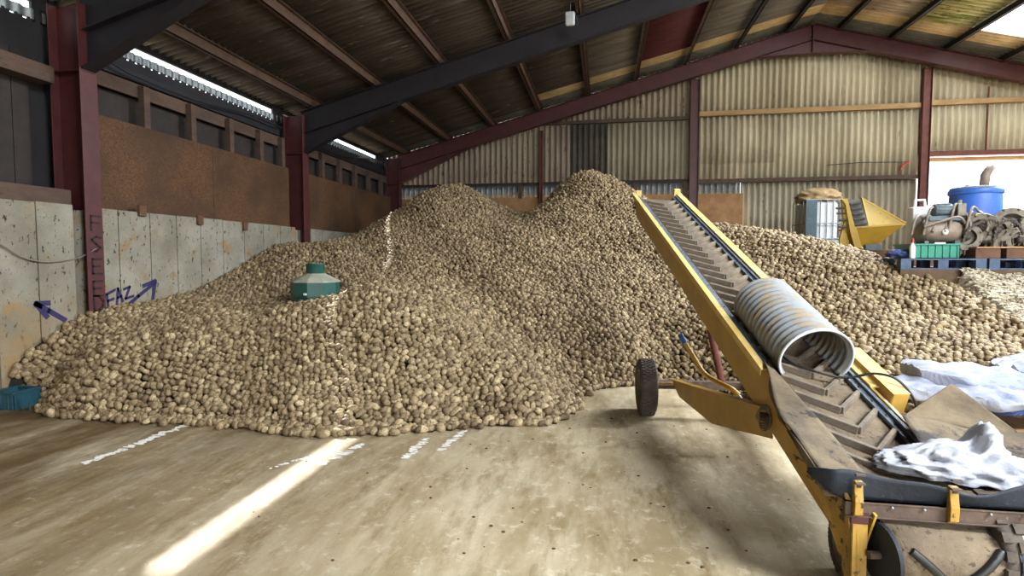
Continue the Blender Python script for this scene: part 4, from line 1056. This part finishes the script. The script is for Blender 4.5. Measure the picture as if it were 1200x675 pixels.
m = MB(); m.tube([Vector((s0_.x, dy, ztop+.02)), at(1155, 205, dy), at(1158, 200, dy), at(1164, 193.5, dy)], [.055, .055, .05, .045], 16, cap=False)
st_ = m.build('exhaust_stack', 'tank_brown', solid=.006); tag(st_, 'bent metal exhaust stack standing on the blue drum lid', 'pipe')
# machine castings: each a housing with flange, bolt holes and cooling ribs
def casting(u, v, y, s, seed, label):
    r_ = random.Random(seed); c_ = at(u, v, y); t = thing('gearbox_casting', c_, label, 'machine part')
    A = Matrix.Translation(c_) @ Matrix.Rotation(r_.uniform(-.5, .5), 4, 'Z') @ Matrix.Rotation(r_.uniform(1.2, 1.9), 4, 'X')
    m = MB(); m.lathe([(.05*s, -.10*s), (.11*s, -.10*s), (.13*s, -.05*s), (.13*s, .03*s), (.16*s, .04*s), (.16*s, .07*s), (.10*s, .07*s), (.09*s, 0), (.05*s, 0)], 20, A, smooth=False)
    for k in range(8): a = 2*pi*k/8; m.box(A @ Vector((.14*s*math.cos(a), .14*s*math.sin(a), 0)), (.05*s, .02*s, .10*s), A.to_3x3() @ Matrix.Rotation(a, 3, 'Z'))
    for k in range(8): a = 2*pi*(k+.5)/8; m.lathe([(.012*s, 0), (.012*s, .015*s), (0, .016*s)], 6, A @ Matrix.Translation((.148*s*math.cos(a), .148*s*math.sin(a), .068*s)))
    m.build('housing', 'casting', t); m = MB()
    m.lathe([(.0, .02*s), (.04*s, .02*s), (.04*s, .10*s), (0, .10*s)], 12, A); m.build('shaft', 'casting_dark', t)
    A2 = A @ Matrix.Translation((r_.uniform(-.05, .05), -.15*s, -.04)); m = MB(); m.box(A2.translation, (.18*s, .12*s, .12*s), A2.to_3x3())
    for k in range(5): m.box(A2 @ Vector(((-.08+.04*k)*s, -.02*s, .07*s)), (.012*s, .12*s, .04*s), A2.to_3x3())
    m.build('ribbed_cover', 'casting', t, bevel=.006)
yk = pY-.12
MB_t = None
w0 = at(1125, 290, yk).x
# wooden bearers the castings rest on
brz = PT_Z
for u_b, lb_ in ((1140, 'short raw wooden bearer block under the first castings'), (1175, 'short raw wooden bearer block further along under the castings')):
    q = at(u_b, 292, yk); tag(MB().b2((q.x-.14, yk-.3, brz), (q.x+.14, yk+.25, brz+.13)).build('bearer_block', 'wood_dark', bevel=.006), lb_, 'timber block')
q0 = at(1126, 290, yk).x; pb = MB().b2((q0, yk-.32, brz+.13), (q0+1.5, yk+.28, brz+.15)).build('board', 'wood', bevel=.003); tag(pb, 'weathered board carrying the machine castings above the blue pallets', 'board')
cl = [((1131, 277), 'dull machine casting lying at the compressor end of the row'), ((1147, 264), 'ribbed casting raised against the blue drum'), ((1151, 280), 'round grey green casting in the low front of the row'), ((1166, 268), 'bolted casting in the middle of the row'),
      ((1170, 281), 'greasy bolted casting resting low on the board past the drum'), ((1184, 263), 'upper casting with dark bore past the drum'), ((1190, 280), 'dark greasy casting with open bore, lower row near the frame edge'), ((1205, 268), 'casting at the very end of the row, cut by the frame edge'), ((1138, 266), 'toothed casting leaning on its neighbour by the compressor')]
for k, ((u, v), lb_) in enumerate(cl): casting(u, v+1, yk-.08+.05*(k % 3), 1.05+.25*((k*7) % 3)/2, k*5+3, lb_)
# looping drive chains over the castings
for k, (pts, lb_) in enumerate(((((1128, 284), (1134, 270), (1146, 262), (1160, 258), (1172, 262)), 'rusty roller chain draped over the first castings'), (((1164, 284), (1168, 268), (1180, 258), (1192, 262), (1200, 275)), 'rusty roller chain looped over the far castings'))):
    P = smooth([at(u, v, yk-.28) for u, v in pts], 7); m = MB()
    for i in range(len(P)-1): m.bar(P[i], P[i+1], .018 if i % 2 else .03, .03 if i % 2 else .018)
    tag(m.build('roller_chain', 'casting_dark'), lb_, 'chain')
# blue tarpaulin scrap on the pallet
crump(at(1051, 297, pY-.2)+Vector((.02, 0, -.02)), .14, .16, .07, 6.1, 'crumpled blue plastic sheet on the first blue pallet beside the green crate', 'plastic_sheet', 'sack_blue', 'plastic sheet')
# timber beam behind
p = at(1048, 291, 11.2); tag(MB().b2((p.x-.55, 11.1, zb), (p.x+1.0, 11.3, zb+.30)).build('timber_baulk', 'wood_dark', bevel=.01), 'dark timber baulk lying behind the blue pallets by the yellow hopper', 'timber')
# yellow feed hopper machine
YH = 11.0
def hq(u, v, y=YH): return onY(u, v, y)
hb = hq(1010, 300); t = thing('feed_hopper', (hb.x, YH, zb), 'yellow feed hopper machine with slatted intake standing before the gable wall', 'hopper')
R0 = hq(999, 267); R1 = hq(1060, 262.5); Bt0 = hq(1015, 291); Bt1 = hq(1032, 287.5)
dep = .62
def V3(p, dy=0, dz=0): return Vector((p.x, p.y+dy, p.z+dz))
# funnel: front and side faces
m = MB(); f0, f1, f2, f3 = V3(R0), V3(R1), V3(Bt1, .18), V3(Bt0, .18); g0, g1 = V3(R0, dep), V3(R1, dep); g2, g3 = V3(Bt1, .45), V3(Bt0, .45)
m.add([f0, f1, f2, f3, g0, g1, g2, g3], [(0, 1, 2, 3), (1, 5, 6, 2), (5, 4, 7, 6), (4, 0, 3, 7)])
m.build('funnel', 'hop_yellow', t, solid=.012)
# raised back wing
w1 = hq(1009, 232, YH+dep); w2 = hq(1060, 260, YH+dep); w0_ = hq(1018, 265, YH+dep)
m = MB(); m.prism([hq(1008, 231, YH+.3), hq(1061, 261, YH+.3), hq(1058, 266, YH+.3), hq(1014, 270, YH+.3)], (0, .02, 0)); m.prism([hq(1008, 231, YH+.3), hq(1010, 231, YH+.12), hq(1019, 268, YH), hq(1016, 269, YH+.3)], (.012, 0, 0))
m.build('back_wing', 'hop_dusty', t)
m = MB(); m.bar(R0, R1, .03, .03); m.bar(R1, g1, .03, .03); m.bar(hq(1061, 261, YH+.3), hq(1008, 231, YH+.3), .03, .02); m.build('funnel_rim', 'hop_yellow', t)
# elevator leg of the machine: slatted dark belt between two yellow cheeks
c0_, c1_ = hq(993, 233), hq(1008, 233); e0_, e1_ = hq(1002, 266), hq(1017, 266)
m = MB(); m.add([hq(993.5, 235, YH+.15), hq(1008, 233, YH+.15), hq(1018, 266, YH), hq(1001, 268, YH)], [(0, 1, 2, 3)]); sb = m.build('slatted_belt', 'casting_dark', t, solid=.02)
for k in range(5):
    f_ = (k+.7)/5.4; a_ = hq(993.5, 235, YH+.13).lerp(hq(1001, 268, YH-.02), f_); b_ = hq(1008, 233, YH+.13).lerp(hq(1018, 266, YH-.02), f_); MB().bar(a_.lerp(b_, .1), a_.lerp(b_, .95), .045, .03).build('slat', 'black', sb)
def plate(name, pts, y, mat='hop_yellow', th=.05): m = MB(); m.prism([hq(u, v, y) for u, v in pts], (0, th, 0)); return m.build(name, mat, t, bevel=.004)
plate('cheek_plate', [(987, 234), (993, 232), (1002, 266), (1004, 268), (1013, 302), (1005, 302), (996, 270), (991, 240)], YH-.05, 'hop_yellow')
plate('frame_panel', [(986, 234), (993, 233), (1000, 268), (995, 290), (984, 287), (984, 280), (989, 262)], YH+.05)
plate('leg', [(995, 268), (1001, 268), (1016, 303), (1009, 303)], YH-.02)
plate('leg', [(984, 280), (1000, 270), (1002, 300), (986, 300)], YH+.3, 'hop_yellow', .03)
plate('chute', [(1014, 287), (1032, 286), (1033, 295), (1015, 296)], YH+.1, 'motor', .25)
plate('foot', [(1004, 295), (1032, 293), (1033, 302), (1006, 304)], YH+.15, 'hop_yellow', .06)
for (u, v) in ((986, 244), (987, 250), (990, 258), (989, 266)): a_ = hq(u, v, YH-.02); MB().tube([a_-Vector((.09, 0, 0)), a_+Vector((.05, 0, 0))], .02, 8).build('bearing_knob', 'casting_dark', t)
# IBC tank with cage on a stack of pallets
yi = 14.6; i0 = onY(945, 262, yi).x; i1 = onY(985, 262, yi).x; zt_ = onY(965, 234, yi).z; zbm = onY(965, 275, yi).z
ph = .14; base_z = zb; np_ = int((zbm-.16-base_z)//ph)
wI = i1-i0
lbl = ['bottom', 'second', 'third', 'fourth', 'fifth', 'sixth']
wood_p = None
for k in range(np_): pallet((i0+i1)/2, yi+.5, base_z+k*ph, wI, 1.0, 'wood', 'raw wooden pallet under the caged tank, %s of the stack' % (lbl[k] + ' from the bottom' if k else 'lowest'))
z0 = base_z+np_*ph
t = thing('caged_tank', ((i0+i1)/2, yi+.5, z0), 'white caged liquid tank with blue grey side plate against the gable wall', 'tank')
pb = MB(); pb.b2((i0, yi, z0), (i1, yi+1, z0+.03)); 
for f_ in (0, .42, .84): pb.b2((i0+f_*wI, yi, z0+.03), (i0+f_*wI+.16*wI, yi+1, z0+.13))
pb.b2((i0, yi, z0+.13), (i1, yi+1, z0+.16)); pb.build('base_pallet', 'galv', t, bevel=.004)
MB().b2((i0+.04, yi+.04, z0+.16), (i1-.04, yi+.96, zt_-.04)).build('tank_body', 'ibc_white', t, bevel=.06)
m = MB()
for k in range(6): x = i0+.02+k*(wI-.04)/5; m.tube([(x, yi, z0+.14), (x, yi, zt_)], .014, 8)
for z in (z0+.2, (z0+zt_)/2, zt_): m.tube([(i0, yi-.012, z), (i1, yi-.012, z)], .012, 8); m.tube([(i0, yi, z), (i0, yi+1, z)], .012, 8); m.tube([(i1, yi, z), (i1, yi+1, z)], .012, 8)
for k in range(1, 5): y = yi+k*.25; m.tube([(i0, y, z0+.14), (i0, y, zt_)], .012, 8)
m.build('cage', 'galv', t)
MB().b2((i0-.025, yi-.03, z0+.16), (i0+wI*.30, yi-.02, zt_)).build('side_plate', 'ibc_side', t, bevel=.004)
m = MB(); m.b2((i0+wI*.32, yi-.03, (z0+zt_)/2-.55*.5), (i0+wI*.9, yi-.022, (z0+zt_)/2+.02)); m.build('label_plate', 'ibc_side', t) if False else None
crump(Vector(((i0+i1)/2+.05, yi+.5, zt_+.07)), .52, .48, .26, 9.3, 'heap of brown sacking folded on top of the caged tank', 'sacking', 'sacking', 'sacking')
# sun streaks painted on the floor as thin pale patches
def sun_streak(name, pts, w, label, seed, brk=0):
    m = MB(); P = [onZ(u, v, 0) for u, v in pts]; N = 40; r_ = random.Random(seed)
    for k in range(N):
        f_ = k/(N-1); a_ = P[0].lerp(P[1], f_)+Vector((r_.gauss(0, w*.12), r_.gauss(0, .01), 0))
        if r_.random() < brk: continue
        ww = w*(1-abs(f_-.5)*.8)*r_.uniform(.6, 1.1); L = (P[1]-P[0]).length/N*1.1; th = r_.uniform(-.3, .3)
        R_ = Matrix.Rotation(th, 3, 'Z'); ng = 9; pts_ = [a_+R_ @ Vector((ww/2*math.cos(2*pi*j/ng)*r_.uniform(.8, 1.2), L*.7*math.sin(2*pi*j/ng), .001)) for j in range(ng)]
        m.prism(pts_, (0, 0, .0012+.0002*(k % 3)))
    return m.build(name, 'sun_streak_dust', fl)
sun_streak('painted_sun_streak', [(98, 544), (222, 496)], .11, '', 1)
sun_streak('painted_sun_streak', [(318, 548), (402, 524)], .06, '', 6, .3)
sun_streak('painted_sun_streak', [(375, 545), (425, 520)], .12, '', 7, .4)
sun_streak('painted_sun_streak', [(472, 538), (500, 514)], .09, '', 2, .1)
sun_streak('painted_sun_streak', [(515, 528), (545, 504)], .09, '', 3, .3)
# dark crumbs of soil on the floor
m = MB()
for k in range(120):
    x = random.gauss(.3, 1.6); y = random.uniform(2.2, 5.8)
    if height(np.array([x]), np.array([y]))[0] > -.1: continue
    r_ = random.uniform(.002, .009); m.lathe([(0, 0), (r_, r_*.3), (r_*.9, r_), (0, r_*1.4)], 6, Matrix.Translation((x, y, 0)) @ Matrix.Diagonal((1.4, 1, 1, 1)), smooth=False)
tag(m.build('soil_crumbs', 'wood_dark'), 'dark crumbs of soil scattered over the bare concrete floor', 'soil crumbs', kind='stuff')

# ------------------------------------------------------------------ light
w = bpy.data.worlds.new('world'); sc.world = w; w.use_nodes = True; bg = w.node_tree.nodes['Background']
bg.inputs[0].default_value = (.86, .93, 1.0, 1); bg.inputs[1].default_value = WORLD = 2.2
sun = bpy.data.lights.new('sun', 'SUN'); sun.energy = 24; sun.angle = math.radians(1.1); sun.color = (1, .95, .86)
so = bpy.data.objects.new('sun', sun); C.objects.link(so)
sdir = Vector((1, -.94, -.98)).normalized(); so.rotation_euler = sdir.to_track_quat('-Z', 'Y').to_euler()
def daylight(name, loc, size, sizey, direction, power, color=(.9, .95, 1)):
    l = bpy.data.lights.new(name, 'AREA'); l.shape = 'RECTANGLE'; l.size = size; l.size_y = sizey; l.energy = power; l.color = color
    o = bpy.data.objects.new(name, l); C.objects.link(o); o.location = loc; o.rotation_euler = Vector(direction).to_track_quat('-Z', 'Y').to_euler(); return o
fd = daylight('daylight_unseen_front_door', (3.4, YF-.3, 2.5), 3.8, 3.8, (.08, 1, -.04), 130); fd.data.spread = math.radians(85)  # soft daylight for an unseen doorway added behind the camera
daylight('daylight_unseen_side_door', (XR+.3, -3.5, 2.0), 2.9, 3.8, (-1, 0, 0), 300)  # daylight for an unseen opening added in the right wall
daylight('daylight_back_door', (11.5, YB+.4, 3.0), 5, 2.8, (0, -1, 0), 500)
for i_, (yc_, ly) in enumerate(((10.7, 10.4), (-1.0, 12.0))):
    daylight('daylight_real_or_added_rooflight', (9.76, yc_, RS(9.76)-.06), 1.2, ly, (-.26, 0, -1), (2700, 1100)[i_])  # second lamp belongs to the unseen added rooflight row
daylight('daylight_real_or_added_rooflight', (7.05, -2.2, RS(7.05)-.07), 1.1, 6.2, (-.26, 0, -1), 2300)  # lamp of the unseen rooflight added near the ridge
sc.view_settings.view_transform = 'Standard'; sc.view_settings.look = 'None'; sc.view_settings.exposure = 0.78; sc.view_settings.gamma = 1
sc.view_settings.use_curve_mapping = False
sc.cycles.use_denoising = True; sc.cycles.max_bounces = 10; sc.cycles.diffuse_bounces = 6; sc.cycles.transparent_max_bounces = 12
sc.cycles.sample_clamp_indirect = 8; sc.cycles.caustics_reflective = False; sc.cycles.caustics_refractive = False
